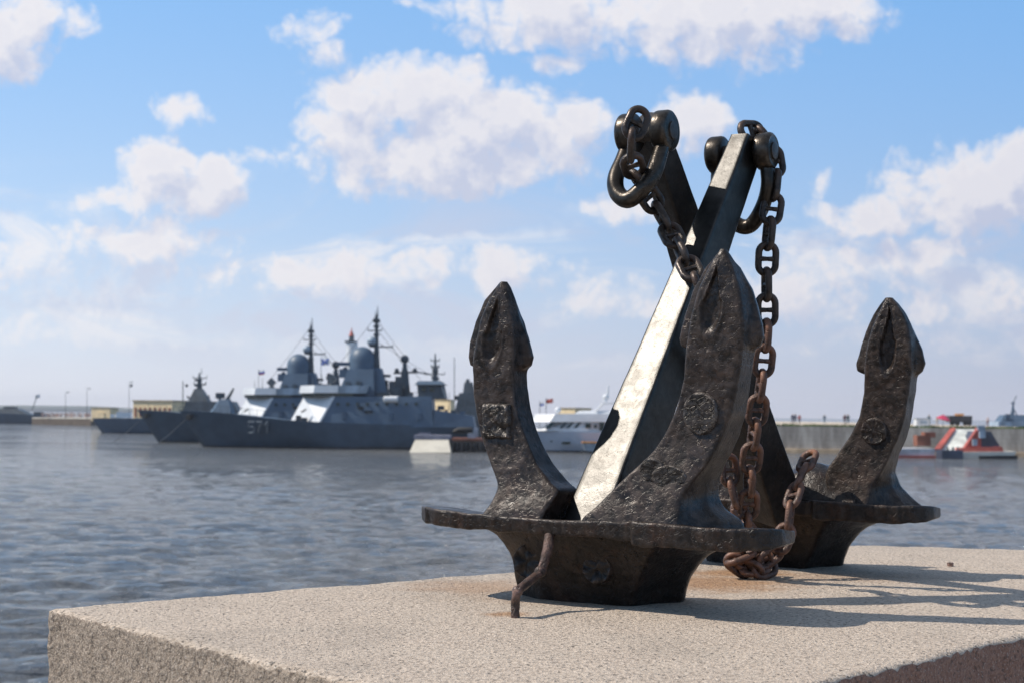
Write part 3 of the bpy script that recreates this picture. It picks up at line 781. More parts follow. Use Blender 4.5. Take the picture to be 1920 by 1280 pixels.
# ---- bent rod that pins the front anchor to the slab
foot = gnd(966, 1156, SLABZ); mb = MB()
rodp = [at(1033, 986, 4.0), at(1027, 1030, 3.935), at(1017, 1066, 3.925), at(1012, 1073, 3.92), at(976, 1102, 3.81), at(968, 1111, 3.78), foot+Vector((0, 0, .03)), foot-Vector((0, 0, .01))]
pts = [a.lerp(b, k/5) for a, b in zip(rodp, rodp[1:]) for k in range(5)]+[rodp[-1]]
mb.tube(pts, [.0135-.0025*min(1, k/14) for k in range(len(pts))], 14)
mb.ball(at(1014, 1070, 3.92), .0145, 8); mb.ball(at(970, 1108, 3.79), .0145, 8)
roughen(mb, .002, 40)
tag(mb.build('iron_rod', M['rod'], org=foot), 'thin bent rusty rod running from the near crown down into the slab', 'rod')
nut = gnd(1782, 1061, SLABZ); mb = MB(); mb.lathe(nut, (0, .1, 1), [(0, .010), (.012, .011), (.014, .007)], 6)
tag(mb.build('rusty_nut', M['rod'], org=nut, smooth=False), 'tiny rusty nut lying alone on the slab beyond the anchors', 'nut')
#BACKGROUND
# ================================================================== BACKGROUND (real distances, 150 m to 4 km)
def paint(name, c, rough=.5, v=.25, sc=.6, bump_=.05):
    c2 = tuple(min(1, x*(1+v)) for x in c); c1 = tuple(x*(1-v) for x in c)
    return mat(name, c, rough, fn=var(c1, c2, sc, bump_, 3, .05))
B_ = {'hull': paint('navy_grey_hull', (.042,.068,.100), .45, .12), 'side': paint('blue_grey_superstructure', (.066,.106,.158), .5, .08), 'lite': paint('light_grey_superstructure', (.30,.36,.42), .5),
      'deck': paint('deck_grey', (.09,.10,.11), .7), 'black': paint('black_rubber', (.012,.012,.014), .6), 'mast': paint('mast_grey', (.055,.068,.08), .5), 'glass': mat('dark_glass', (.015,.03,.025), .12),
      'white': paint('white_paint', (.66,.67,.68), .4, .06), 'boot': paint('boot_topping', (.03,.032,.04), .5), 'yell': paint('cream_render', (.74,.58,.35), .8, .1), 'roof': paint('roof_brown', (.34,.27,.17), .8),
      'red': paint('red_paint', (.40,.085,.06), .6, .25), 'rust': paint('rust_brown', (.22,.08,.045), .7, .3), 'conc': paint('pale_concrete', (.56,.52,.45), .8, .12, .4), 'num': paint('faded_number', (.12,.145,.17), .6),
      'wood': paint('dark_timber', (.10,.075,.055), .8), 'skin': mat('skin', (.45,.28,.2), .6), 'blue': paint('blue_cloth', (.05,.12,.5), .7), 'orange': paint('orange_paint', (.6,.25,.05), .6), 'green': paint('green_grass', (.10,.14,.03), .9, .4, .3)}
class Sp:
    def a(s, px, py, d=0.0): return at(px, py, s.Y+d)
    """sheet of reference at distance Y: pixel -> metres there, d = metres behind it"""
    def __init__(s, Y): s.Y = Y
    def __call__(s, px, py, d=0.0): p = at(px, py, s.Y); p.y += d; return p
    def m(s, n): return n/FPX*s.Y
def prism(mb, low, up):  # two matching polygons of 3-D points
    return mb.loft([low, up])
def sym(sp, pts, py, d0):  # plan outline given as (px, half beam) on one row -> closed ring around centre line d0
    return [sp(x, py, d0-h) for x, h in pts]+[sp(x, py, d0+h) for x, h in reversed(pts)]
def hull(sp, bow_top, bow_wl, stern, ytops, ywl, beam, name, root, material, wl_mat=None, n=40, d0=0.0):
    """lofted hull: ytops = [(px, deck row)], beam in metres"""
    def ring(px, py, k, t, keel):
        return sp(px, py, d0+k)
    secs = []
    for i in range(n+1):
        t = i/n; xt = bow_top+(stern-bow_top)*t; xw = bow_wl+(stern-bow_wl)*t
        yt = np.interp(xt, [a for a, b in ytops], [b for a, b in ytops])
        ht = beam/2*min(1, (t/.42))**.62 if t < .42 else beam/2*(1-.12*max(0, t-.75)/.25)
        hw = ht*(.30+.62*min(1, t/.5)) if t < .5 else ht*.92
        ht = max(ht, .05); hw = max(hw, .03)
        xk = xt*.45+xw*.55; yk = yt*.42+ywl*.58; hk = hw*.45+ht*.55
        secs.append([sp(xt, yt, d0-ht), sp(xk, yk, d0-hk*1.02), sp(xw, ywl, d0-hw), sp(xw+4, ywl+16, d0-hw*.6), sp(xw+4, ywl+16, d0+hw*.6), sp(xw, ywl, d0+hw), sp(xk, yk, d0+hk*1.02), sp(xt, yt, d0+ht)])
    mb = MB(); mb.loft(secs); h = mb.build(name, material, root, angle=28)
    if wl_mat:
        mb = MB(); r2_ = []
        for s_ in secs:
            e = Vector((0, -.05, 0)); a, b = s_[2]+e, s_[1]+e; c = a.lerp(b, .16); e2 = Vector((0, .12, 0))
            r2_.append([a+Vector((0, 0, -.3)), c, c+e2, a+Vector((0, 0, -.3))+e2])
        mb.loft(r2_); mb.build('waterline_stripe', wl_mat, h, angle=28)
    return h, secs
def mast_tree(mb, sp, x, y0, y1, w0, w1, yards=(), d=0.0):
    mb.tube([sp(x, y0, d), sp(x, (y0+y1)/2, d), sp(x, y1, d)], [sp.m(w0), sp.m((w0+w1)/2), sp.m(w1)], 6)
    for (yy, xa, xb, t) in yards:
        mb.tube([sp(xa, yy, d), sp(xb, yy, d)], sp.m(t), 5)
        for xx in (xa, xb, (xa+xb)/2): mb.tube([sp(xx, yy, d), sp(xx, yy-5, d)], sp.m(t*.6), 5)

def digits(sp, root, txt, x, y, h, d):
    seg = {'5': [(1,0,0,0),(0,0,0,.45),(0,.45,.8,.45),(.8,.45,1,.6),(1,.6,1,.85),(1,.85,.8,1),(.8,1,0,1)], '7': [(0,0,1,0),(1,0,.6,.5),(.6,.5,.4,1)], '1': [(.15,.28,.6,0),(.6,0,.6,1)]}
    w = h*.5
    for k, ch in enumerate(txt):
        mb = MB(); sl = -.12
        for (a, b, c, e) in seg[ch]:
            p = sp(x+k*w*1.42+a*w+(1-b)*h*.12, y+b*h, d(b)); q = sp(x+k*w*1.42+c*w+(1-e)*h*.12, y+e*h, d(e))
            mb.tube([p, q], [sp.m(h*.085)]*2, 6)
        mb.build('hull_number', B_['num'], root)

def corvette():
    sp = Sp(220.0)
    root = thing('warship', sp(620, 836), 'blue grey corvette with hull number 571, round radar dome and tall mast, moored broadside', 'warship', 'grey warships moored in the harbour')
    h, secs = hull(sp, 336, 388, 893, [(336, 768), (400, 771), (470, 778), (540, 786), (640, 792), (720, 794), (893, 800)], 838.5, 9.6, 'hull', root, B_['hull'], B_['boot'])
    # superstructure sides run flush with the hull amidships
    mb = MB(); d0 = 0
    low = sym(sp, [(541, .6), (606, 4.7), (816, 4.72)], 800, d0)
    up = sym(sp, [(577, .6), (633, 3.9), (812, 4.2)], 743, d0)
    mb.loft([low, up])
    prism(mb, sym(sp, [(816.1, 4.7), (892, 4.6)], 800, 0), [sp(816.1, 768, -4.5), sp(888, 779, -4.4), sp(888, 779, 4.4), sp(816.1, 768, 4.5)])
    mb.box(sp(868, 774, -3), (sp.m(9), 1, sp.m(7))); ss = mb.build('superstructure', B_['side'], root, smooth=False)
    mb = MB(); prism(mb, sym(sp, [(548, .7), (610, 4.75), (606, 4.8), (545, .62)], 790, 0)[:4], sym(sp, [(574, .7), (634, 3.95), (631, 4.0), (571, .62)], 743, 0)[:4])
    mb.build('sunlit_front', B_['white'], ss, smooth=False)  # sunlight on the front facet, put in as white over the blue grey
    mb = MB(); prism(mb, sym(sp, [(566, 1.6), (596, 4.1), (692, 4.1), (692, .5)], 737, 0), sym(sp, [(566, 1.6), (596, 4.1), (696, 4.1), (696, .5)], 723, 0))
    br = mb.build('bridge', B_['lite'], root, smooth=False)
    mb = MB(); prism(mb, sym(sp, [(568, 1.5), (598, 4.0), (668, 4.0)], 743, 0), sym(sp, [(568, 1.5), (598, 4.0), (668, 4.0)], 737, 0)); mb.build('bridge_windows', B_['glass'], br, smooth=False)
    mb = MB(); prism(mb, sym(sp, [(564, 1.8), (595, 4.3), (640, 4.3)], 736.4, 0), sym(sp, [(567, 1.8), (597, 4.2), (640, 4.2)], 722.5, 0)); mb.build('bridge_visor', B_['white'], br, smooth=False)
    mb = MB(); prism(mb, sym(sp, [(636, 2.6), (705, 3.0)], 742, 0), sym(sp, [(655, 1.9), (703, 2.2)], 692, 0))
    prism(mb, sym(sp, [(690, 2.0), (730, 2.4)], 742, 0), sym(sp, [(694, 1.0), (716, 1.2)], 690, 0))
    mb.tube([sp(656, 712), sp(646, 688)], .35, 6); mb.box(sp(645, 682), (1.6, 1.2, .5)); mb.box(sp(646, 700, -1), (1.2, 1.2, 1.2)); mb.box(sp(652, 735, -2.5), (3, 1, .6))
    tw = mb.build('radar_tower', B_['side'], root, smooth=False)
    mb = MB(); c = sp(680, 672); r = sp.m(24.5)
    mb.lathe(sp(679, 697), (0, 0, 1), [(0, r*.98), (sp.m(22), r), (sp.m(31), r*.94), (sp.m(39), r*.76), (sp.m(44), r*.52), (sp.m(47), r*.22), (sp.m(47.5), 0)], 28); mb.build('radar_dome', B_['side'], tw, angle=60)
    mb = MB(); mb.ball(sp(697, 640), sp.m(9), 10); mb.build('small_dome', B_['lite'], tw)
    mb = MB(); mast_tree(mb, sp, 706, 742, 640, 10, 4, [(650, 694, 736, 1.4)]); mast_tree(mb, sp, 706, 640, 592, 4, 3, [(620, 690, 716, 1.2), (604, 700, 712, 1.6)]); mast_tree(mb, sp, 708, 594, 573, 1.8, .5, []); mast_tree(mb, sp, 704, 594, 583, 1.2, .4, [])
    for yy in (600, 612, 628, 660, 690): mb.box(sp(706, yy), (sp.m(10), 1, sp.m(4)))
    mb.box(sp(698, 648), (sp.m(12), 1, sp.m(4)))
    mb.build('mast', B_['mast'], root)
    mb = MB(); mb.lathe(sp(622, 724), (0, 0, 1), [(0, .9), (sp.m(5), .35), (sp.m(8), .3)], 8); mb.loft([[sp(622, 700, -.7), sp(612.5, 710, -.7), sp(622, 720, -.7), sp(631.5, 710, -.7)], [sp(622, 700, .7), sp(612.5, 710, .7), sp(622, 720, .7), sp(631.5, 710, .7)]]); mb.build('fire_control_radar', B_['mast'], root, smooth=False)
    # after part: radar post, small deckhouse
    mb = MB(); mb.tube([sp(759, 744), sp(759, 700), sp(759, 680)], [sp.m(11), sp.m(7), sp.m(3)], 8); mb.ball(sp(759, 673), sp.m(8), 8); mb.tube([sp(738, 699), sp(785, 697)], sp.m(2), 6); mb.ball(sp(744, 694), sp.m(4.5), 6); mb.ball(sp(778, 693), sp.m(4), 6); mb.box(sp(748, 716), (1, 1, 1.6)); mb.tube([sp(782, 697), sp(815, 702)], sp.m(1.3), 5)
    mb.build('after_radar_post', B_['mast'], root)
    mb = MB(); mb.tube([sp(725, 742), sp(725, 712)], sp.m(3), 6); mb.box(sp(725, 704), (sp.m(14), 1.2, sp.m(5))); mb.box(sp(735, 725), (sp.m(10), 2, sp.m(22))); mb.box(sp(744, 733), (sp.m(22), 3, sp.m(16))); mb.build('gun_director', B_['mast'], root, smooth=False)
    mb = MB(); prism(mb, sym(sp, [(786, 2.6), (836, 2.6)], 746, 0), sym(sp, [(784, 2.4), (828, 2.4)], 722, 0)); dk = mb.build('after_deckhouse', B_['mast'], root, smooth=False)
    mb = MB(); prism(mb, sym(sp, [(780, 3.1), (838, 3.1)], 721, 0), sym(sp, [(786, 2.6), (826, 2.6)], 714, 0)); mb.build('deckhouse_roof', B_['side'], dk, smooth=False)
    for x in (796, 812):
        mb = MB(); mb.box(sp(x, 730, -2.62), (sp.m(8), .12, sp.m(7))); mb.build('window', B_['glass'], dk, smooth=False)
    for (x, y, w, h_) in ((682, 764, 10, 5), (697, 771, 14, 4)):
        mb = MB(); mb.box(sp(x, y, -4.75), (sp.m(w), .5, sp.m(h_))); mb.build('side_vent', B_['black'], ss, smooth=False)
    mb = MB(); mb.box(sp(566, 784, -3.4), (sp.m(9), .8, sp.m(12))); mb.tube([sp(571, 772, -3.4), sp(580, 766, -3.4)], sp.m(2), 6); mb.box(sp(577, 787, -3.6), (sp.m(10), .8, sp.m(10))); mb.build('deck_winch', B_['mast'], root, smooth=False)
    mb = MB(); mb.box(sp(360, 779, -1.35), (sp.m(12), .5, sp.m(6))); mb.lathe(sp(358, 781, -1.5), (-.3, -1, 0), [(0, .45), (.2, .4)], 10); an = mb.build('bow_anchor', B_['black'], h, smooth=False)
    mb = MB(); mb.tube([sp(352, 786, -1.6), sp(330, 812, -4), sp(306, 838, -7)], .06, 6); mb.build('mooring_line', B_['mast'], root)
    digits(sp, h, '571', 474, 790, 20, lambda b: -4.55+.9*b)
    for (x, y0, y1) in ((588, 723, 706), (604, 723, 700), (668, 723, 690), (745, 742, 712), (842, 768, 735), (872, 776, 752)):
        mb = MB(); mb.tube([sp(x, y0, -1), sp(x+1, y1, -1)], [.07, .03], 5); mb.build('whip_aerial', B_['mast'], root)
    for (a, b) in (((707, 600), (759, 668)), ((706, 618), (790, 712)), ((707, 590), (622, 700)), ((736, 650), (760, 690)), ((707, 640), (830, 716))):
        mb = MB(); mb.tube([sp(*a), sp((a[0]+b[0])/2, (a[1]+b[1])/2+2), sp(*b)], .035, 4); mb.build('rigging_wire', B_['mast'], root)
    for (x, y, w, h_) in ((652, 778, 7, 13), (738, 780, 7, 13), (790, 780, 7, 13)):
        mb = MB(); mb.box(sp(x, y, -4.62), (sp.m(w), .3, sp.m(h_))); mb.build('door', B_['side'], ss, smooth=False)
    for x in range(640, 800, 18):
        mb = MB(); mb.lathe(sp(x, 757, -4.45), (0, 1, 0), [(0, .22), (.3, .22)], 10); mb.build('porthole', B_['glass'], ss)
    for (x, y, w, h_, d_) in ((716, 739, 12, 6, -2.5), (728, 738, 6, 8, -2.8), (772, 739, 9, 7, -2.5), (828, 764, 12, 8, -2), (852, 772, 10, 7, -3), (655, 719, 9, 7, -2), (676, 719, 8, 8, -2.4)):
        mb = MB(); mb.box(sp(x, y, d_), (sp.m(w), 1.4, sp.m(h_))); mb.build('deck_locker', B_['mast'], root, smooth=False)
    for x in (724, 732):
        mb = MB(); mb.lathe(sp(x, 748, -4.7), (1, 0, 0), [(0, .3), (.1, .42), (1.3, .42), (1.4, .3)], 10); mb.build('life_raft', B_['white'], root)
    mb = MB()
    for k in range(24):
        x0, x1 = 615+k*8, 623+k*8; y_ = 742.5+0*k
        mb.tube([sp(x0, y_, -4), sp(x0, y_-7, -4)], .03, 4); mb.tube([sp(x0, y_-7, -4), sp(x1, y_-7, -4)], .03, 4)
    mb.build('upper_rail', B_['mast'], root)
    # rails
    mb = MB()
    for i in range(2, 16): p = secs[i][0]; mb.tube([p+Vector((0, .1, 0)), p+Vector((0, .1, .95))], .035, 4)
    for i in range(2, 15): mb.tube([secs[i][0]+Vector((0, .1, .95)), secs[i+1][0]+Vector((0, .1, .95))], .03, 4)
    mb.build('deck_rail', B_['mast'], root)
    return root, sp
ship1, sp1 = corvette()
def copy_tree(o, parent=None):
    c = link(o.copy()); c.parent = parent; ORG[c.name] = ORG.get(o.name, Vector())
    for ch in o.children: copy_tree(ch, c)
    return c
ship2 = copy_tree(ship1); ship2.location = ship1.location+Vector((-13.2, 30, 0))
for o_ in [o_ for o_ in bpy.data.objects if o_.name.startswith('hull_number') and o_.parent and o_.parent.parent == ship2]: bpy.data.objects.remove(o_)
ship2['label'] = 'second blue grey corvette half hidden behind the one numbered 571, its lower dome further left'
# gun of the first ship stands on its foredeck
mb = MB(); sp = sp1
prism(mb, sym(sp, [(393, .5), (402, 2.0), (438, 2.0)], 774, 0), sym(sp, [(412, .4), (415, 1.0), (431, 1.0)], 748, 0))
g = mb.build('gun_turret', B_['side'], ship1, smooth=False)
mb = MB(); mb.tube([sp(424, 752), sp(434, 735), sp(438, 727)], [.35, .2, .15], 6); mb.tube([sp(412, 750), sp(412, 740)], .25, 6); mb.box(sp(413, 741), (1.2, .8, .8)); mb.build('gun_barrel', B_['mast'], g)

def rear_ship():   # only its bow shows at the far left of the pair
    sp = Sp(345.0); root = thing('warship', sp(330, 812), 'grey patrol ship with pale pointed bow and stepped lattice mast left of the corvettes', 'warship', 'grey warships moored in the harbour')
    hull(sp, 172, 199, 520, [(172, 783), (260, 783), (520, 788)], 812.5, 10, 'hull', root, B_['side'], B_['boot'])
    mb = MB(); prism(mb, sym(sp, [(345, 3), (460, 3.4)], 786, 0), sym(sp, [(352, 2.6), (440, 2.8)], 752, 0)); mb.build('deckhouse', B_['mast'], root, smooth=False)
    mb = MB(); prism(mb, sym(sp, [(356, 2), (394, 2)], 752, 0), sym(sp, [(366, .9), (380, .9)], 728, 0)); mast_tree(mb, sp, 374, 735, 698, 7, 1.5, [(708, 362, 388, 1), (720, 364, 386, 1.6), (745, 352, 392, 2)]); mast_tree(mb, sp, 378, 700, 690, 1, .4)
    for yy in (722, 731, 712): mb.box(sp(372, yy), (sp.m(12), 1.5, sp.m(4)))
    mb.build('mast', B_['mast'], root)
    mb = MB(); mb.tube([sp(343, 786), sp(343, 714)], .12, 6); mb.build('flagpole', B_['mast'], root); mb = MB(); mb.ball(sp(350, 722), sp.m(3), 6); mb.build('lantern', B_['mast'], root)
    mb = MB(); mb.box(sp(232, 777), (sp.m(22), 3, sp.m(10))); mb.box(sp(213, 779), (sp.m(8), 2, sp.m(6))); mb.build('deck_locker', B_['white'], root, smooth=False)
rear_ship()
def hidden_ship():
    sp = Sp(300.0); root = thing('warship', sp(850, 818), 'greenish grey ship behind the corvette stern showing a lattice mast and stepped tower', 'warship', 'grey warships moored in the harbour')
    hull(sp, 700, 712, 960, [(700, 782), (960, 782)], 817, 10, 'hull', root, B_['mast'], None)
    mb = MB(); prism(mb, sym(sp, [(790, 3), (846, 3)], 784, 0), sym(sp, [(800, 2.4), (832, 2.4)], 716, 0)); mast_tree(mb, sp, 816, 722, 662, 6, 1, [(701, 796, 834, 1), (676, 808, 824, 1.2), (688, 809, 823, 2)]); mb.box(sp(816, 695), (sp.m(11), 1, sp.m(8))); mb.box(sp(816, 708), (sp.m(14), 1, sp.m(5))); mb.build('mast', B_['mast'], root)
    mb = MB(); prism(mb, sym(sp, [(850, 3), (925, 3)], 784, 0), sym(sp, [(862, 2.4), (915, 2.4)], 736, 0)); prism(mb, sym(sp, [(868, 2), (892, 2)], 740, 0), sym(sp, [(871, 1.4), (886, 1.4)], 716, 0)); mb.ball(sp(877, 713), sp.m(4), 6); mb.box(sp(858, 745), (sp.m(10), 2, sp.m(8))); mb.tube([sp(852, 784), sp(852, 670)], .08, 5); mb.build('bridge_tower', B_['mast'], root, smooth=False)
hidden_ship()
def far_ship():
    sp = Sp(557.0); root = thing('warship', sp(10, 796), 'low dark ship lying far off at the left edge beside the pier', 'warship', 'grey warships moored in the harbour')
    hull(sp, -150, -140, 84, [(-150, 768), (40, 775), (84, 778)], 796, 11, 'hull', root, B_['hull'])
    mb = MB(); prism(mb, sym(sp, [(-60, 4), (62, 4)], 778, 0), sym(sp, [(-50, 3), (36, 3)], 765, 0)); mb.box(sp(20, 764), (sp.m(22), 3, sp.m(5))); mb.box(sp(72, 775), (sp.m(14), 3, sp.m(7))); mb.tube([sp(60, 768), sp(70, 741)], .15, 5); mb.build('deckhouse', B_['mast'], root, smooth=False)
    mb = MB(); mb.loft([[sp(66, 740), sp(75, 738), sp(75, 745), sp(66, 746)], [sp(66, 740, .1), sp(75, 738, .1), sp(75, 745, .1), sp(66, 746, .1)]]); mb.build('flag', B_['white'], root)
far_ship()
def flag(px, py, w, h, Y, bands, label, y0=None, diag=False):
    sp = Sp(Y); base = sp(px, y0 or 724); root = thing('flag', base, label, 'flag', 'flags in the harbour')
    mb = MB(); mb.tube([base, sp(px, py-2)], .05, 5); mb.build('flagpole', B_['mast'], root)
    def sheet(x0, x1, y0_, y1, m, dd=0.0):
        mb = MB(); n = 10; g = []
        for j in (0, 1):
            for i in range(n+1):
                s = i/n; g.append(sp(x0+(x1-x0)*s, y0_+(y1-y0_)*j+math.sin(s*5)*h*.07, math.sin(s*7)*.12+dd))
        g2 = [p+Vector((0, .04, 0)) for p in g]; mb.add(g+g2, [(i, i+1, n+2+i, n+1+i) for i in range(n)]+[(2*n+2+i, 3*n+3+i, 3*n+4+i, 2*n+3+i) for i in range(n)])
        return mb.build('flag_cloth', m, root)
    for k, m in enumerate(bands): sheet(px, px+w, py+h*k/len(bands), py+h*(k+1)/len(bands), m)
    if diag:
        for (ya, yb) in ((py, py+h), (py+h, py)):
            mb = MB(); mb.tube([sp(px, ya, -.2), sp(px+w/2, (ya+yb)/2, -.2), sp(px+w, yb, -.2)], sp.m(1.1), 5); mb.build('saltire_band', B_['blue'], root)
flag(602, 672, 15, 12, 247, [B_['white']], 'white flag with blue diagonal cross beside the corvette mast', 742, True)
flag(485, 694, 11, 8, 252, [B_['white'], B_['blue'], B_['red']], 'small white, blue and red striped flag left of the corvettes', 745)
flag(1024, 747, 13, 8, 215, [B_['red']], 'small dark red flag above the white yacht', 800)
flag(1012, 753, 8, 7, 216, [B_['white'], B_['blue']], 'small pale blue and white flag above the yacht bow', 800)

def box_building(name, label, sp, x0, x1, xc, y0, y1, m, nwin=6, depth=14, base=None, wm=None):
    """x0..xc lit gable side, xc..x1 long side"""
    root = thing(name, sp((x0+x1)/2, y0), label, 'building')
    mb = MB(); A = [sp(x0, y0, depth*.5), sp(xc, y0, 0), sp(x1, y0, depth), sp(x0+(x1-xc), y0, depth*1.5)]
    U_ = [Vector((p.x, p.y, sp(0, y1).z)) for p in A]; mb.loft([A, U_]); w = mb.build('wall', m, root, smooth=False)
    c = sum(A, Vector())/4; mb = MB(); R1 = [Vector((c.x+(p.x-c.x)*1.05, c.y+(p.y-c.y)*1.05, sp(0, y1).z)) for p in A]; R2 = [p+Vector((0, 0, sp.m(1.8))) for p in R1]; mb.loft([R1, R2]); mb.build('roof', B_['roof'], root, smooth=False)
    for i in range(nwin):
        t = (i+.5)/nwin; p = A[0].lerp(A[1], t); q = Vector((p.x, p.y-.1, (sp(0, y0).z+sp(0, y1).z)/2)); mb = MB(); mb.box(q, (sp.m((xc-x0)/nwin*.45), .3, sp.m((y0-y1)*.42)), math.atan2(A[1].y-A[0].y, A[1].x-A[0].x)); mb.build('window', wm or B_['rust'], w, smooth=False)
    return root
box_building('harbour_building', 'long low cream building with a flat roof behind the left ship bows', Sp(420), 239, 372, 322, 790, 748, B_['yell'], 8, 12)
box_building('harbour_building', 'small plain cream hut on the pier left of the ships', Sp(480), 166, 212, 206, 788, 763, B_['yell'], 1, 6, wm=B_['yell'])
box_building('harbour_building', 'cream block with one small window behind the corvette stern', Sp(260), 812, 848, 844, 800, 741, B_['yell'], 2, 8, wm=B_['wood'])
box_building('harbour_building', 'cream building with brown flat roof rising behind the white yacht', Sp(330), 1047, 1112, 1078, 800, 754, B_['yell'], 3, 8)
def lighthouse():
    sp = Sp(640.0); root = thing('lighthouse', sp(658, 790), 'slim white lighthouse with a red lantern roof rising behind the warships', 'lighthouse')
    mb = MB(); mb.lathe(sp(658, 792), (0, 0, 1), [(0, sp.m(13)), (sp.m(150), sp.m(10.5))], 20); mb.build('tower', B_['white'], root)
    mb = MB(); mb.lathe(sp(658, 643), (0, 0, 1), [(0, sp.m(8)), (sp.m(1), sp.m(12)), (sp.m(4), sp.m(12)), (sp.m(4.2), sp.m(5))], 16); mb.build('gallery', B_['mast'], root)
    mb = MB(); mb.lathe(sp(659, 639), (0, 0, 1), [(0, sp.m(5)), (sp.m(9), sp.m(5))], 12); mb.build('lantern', B_['mast'], root)
    mb = MB(); mb.lathe(sp(659, 630), (0, 0, 1), [(0, sp.m(5.5)), (sp.m(6), sp.m(3)), (sp.m(12), sp.m(.8)), (sp.m(16), sp.m(.4))], 12); mb.build('lantern_roof', B_['red'], root)
lighthouse()
def pier():
    sp = Sp(537.0); mb = MB(); prism(mb, [sp(60, 797), sp(215, 800, -30), sp(215, 800, 10), sp(60, 797, 40)], [sp(60, 783.5), sp(215, 784, -30), sp(215, 784, 10), sp(60, 783.5, 40)])
    root = thing('pier', sp(140, 797), 'long dark pier carrying a crowd and lamp posts at far left', 'pier'); mb.build('pier_wall', B_['wood'], root, smooth=False)
    mb = MB(); prism(mb, [sp(60, 783.4), sp(215, 783.9, -30), sp(215, 783.9, 10), sp(60, 783.4, 40)], [sp(60, 781.5), sp(215, 782, -30), sp(215, 782, 10), sp(60, 781.5, 40)]); mb.build('pier_deck', B_['conc'], root, smooth=False)
    rr = random.Random(4); mb = MB()
    for i in range(90):
        x = rr.uniform(84, 168); p = sp(x, 782+rr.uniform(-.3, .3), rr.uniform(-10, 8)); h = rr.uniform(1.5, 1.85)
        mb.lathe(p, (0, 0, 1), [(0, .12), (h*.5, .2), (h*.8, .25), (h*.86, .08), (h*.9, .13), (h, .05)], 6)
    def fn(t, b, co): t.put(b.inputs['Base Color'], t.mix(t.ramp(t.noise(co, .9, 2), .4, .6), (.45, .30, .25), t.mix(t.ramp(t.noise(co, 1.7, 1), .45, .55), (.06, .06, .09), (.6, .55, .52))))
    tag(mb.build('crowd', mat('crowd_clothes', (.4,.3,.25), .8, fn=fn), org=sp(120, 782)), 'distant crowd of people packed along the far pier', 'crowd', kind='stuff')
pier()
for i, (x, yt, lab) in enumerate(((123, 735, 'tall thin lamp post above the crowd on the far pier'), (163, 728, 'tall thin lamp post beside the small cream hut on the pier'), (242, 716, 'lamp post with a bent head at the left end of the long cream building'))):
    sp = Sp(470.0); b = sp(x, 784); root = thing('lamp_post', b, lab, 'lamp post', 'lamp posts on the far pier')
    mb = MB(); mb.tube([b, sp(x, yt+4), sp(x+.3, yt), sp(x+3, yt-1)], [.10, .06, .05, .04], 6); mb.build('pole', B_['mast'], root)
    mb = MB(); mb.box(sp(x+4.5, yt-.5), (sp.m(5), .5, sp.m(1.4))); 
    if i == 2: mb.ball(sp(x+4, yt+6), sp.m(3), 6)
    mb.build('lamp_head', B_['mast'], root)
def coast():
    mb = MB(); g0, g1 = [], []
    for i in range(121):
        az = R(-75+150*i/120); r = 5200; p = Vector((math.sin(az)*r, math.cos(az)*r, 0))
        h = 16+10*noise.fractal(Vector((az*9, 1, 1)), .8, 2.1, 4); h *= 1 if az < R(-14.5) else max(.1, 1-(az-R(-14.5))/R(6))
        g0.append(p+Vector((0, 0, -2))); g1.append(p*1.02+Vector((0, 0, max(h, 2))))
    b1 = [p*1.1 for p in g0]
    mb.loft([[a, b, c] for a, b, c in zip(g0, g1, b1)])
    o = mb.build('far_coast', paint('coast_woods', (.06,.08,.06), .9), angle=180); tag(o, kind='structure')
coast()
def pontoon():
    sp = Sp(208.0); root = thing('pontoon', sp(804, 842), 'pale cream floating pontoon with flared ends below the corvette stern', 'pontoon')
    mb = MB(); prism(mb, [sp(774, 845, -7), sp(849, 845, -7), sp(849, 845, 3), sp(774, 845, 3)], [sp(781, 823, -3.4), sp(843, 823, -3.4), sp(843, 823, 3), sp(781, 823, 3)]); mb.build('float', paint('cream_float', (.52,.48,.40), .6, .08), root, smooth=False)
    mb = MB(); mb.box(sp(812, 818.5, 0), (sp.m(66), 6.4, sp.m(8))); mb.box(sp(795, 812, 1), (sp.m(22), 1, sp.m(3))); mb.build('deck', paint('pontoon_deck', (.20,.20,.25), .7), root, smooth=False)
    root = thing('barge', sp(890, 842), 'low rust edged work barge between the pontoon and the yacht', 'barge')
    mb = MB(); prism(mb, [sp(850, 845, -2), sp(978, 845, -2), sp(978, 845, 3), sp(850, 845, 3)], [sp(848, 826, -2.4), sp(980, 826, -2.4), sp(980, 826, 3), sp(848, 826, 3)]); hb = mb.build('hull', paint('barge_grey', (.26,.23,.21), .7), root, smooth=False)
    mb = MB(); mb.box(sp(914, 823, 0), (sp.m(132), 5.8, sp.m(5))); mb.build('deck', B_['rust'], root, smooth=False)
    for x in range(858, 976, 17):
        mb = MB(); mb.lathe(sp(x, 843, -2.6), (0, 0, 1), [(0, .35), (.1, .42), (sp.m(14), .42), (sp.m(15), .3)], 10); mb.build('fender', B_['black'], root)
    mb = MB(); mb.box(sp(884, 816, 0), (sp.m(14), 2, sp.m(9))); mb.box(sp(892, 810, 0), (sp.m(8), 1.5, sp.m(18))); mb.build('locker', B_['lite'], root, smooth=False)
    root = thing('work_boat', sp(866, 820, 10), 'black inflatable boat under the corvette stern', 'boat'); mb = MB(); mb.tube([sp(846, 810, 7), sp(856, 806, 7), sp(882, 806, 7)], [.2, .4, .4], 10); mb.tube([sp(846, 810, 9), sp(856, 806, 9), sp(882, 806, 9)], [.2, .4, .4], 10); mb.box(sp(866, 808, 8), (sp.m(28), 2, sp.m(4))); mb.build('tube', B_['black'], root)
pontoon()
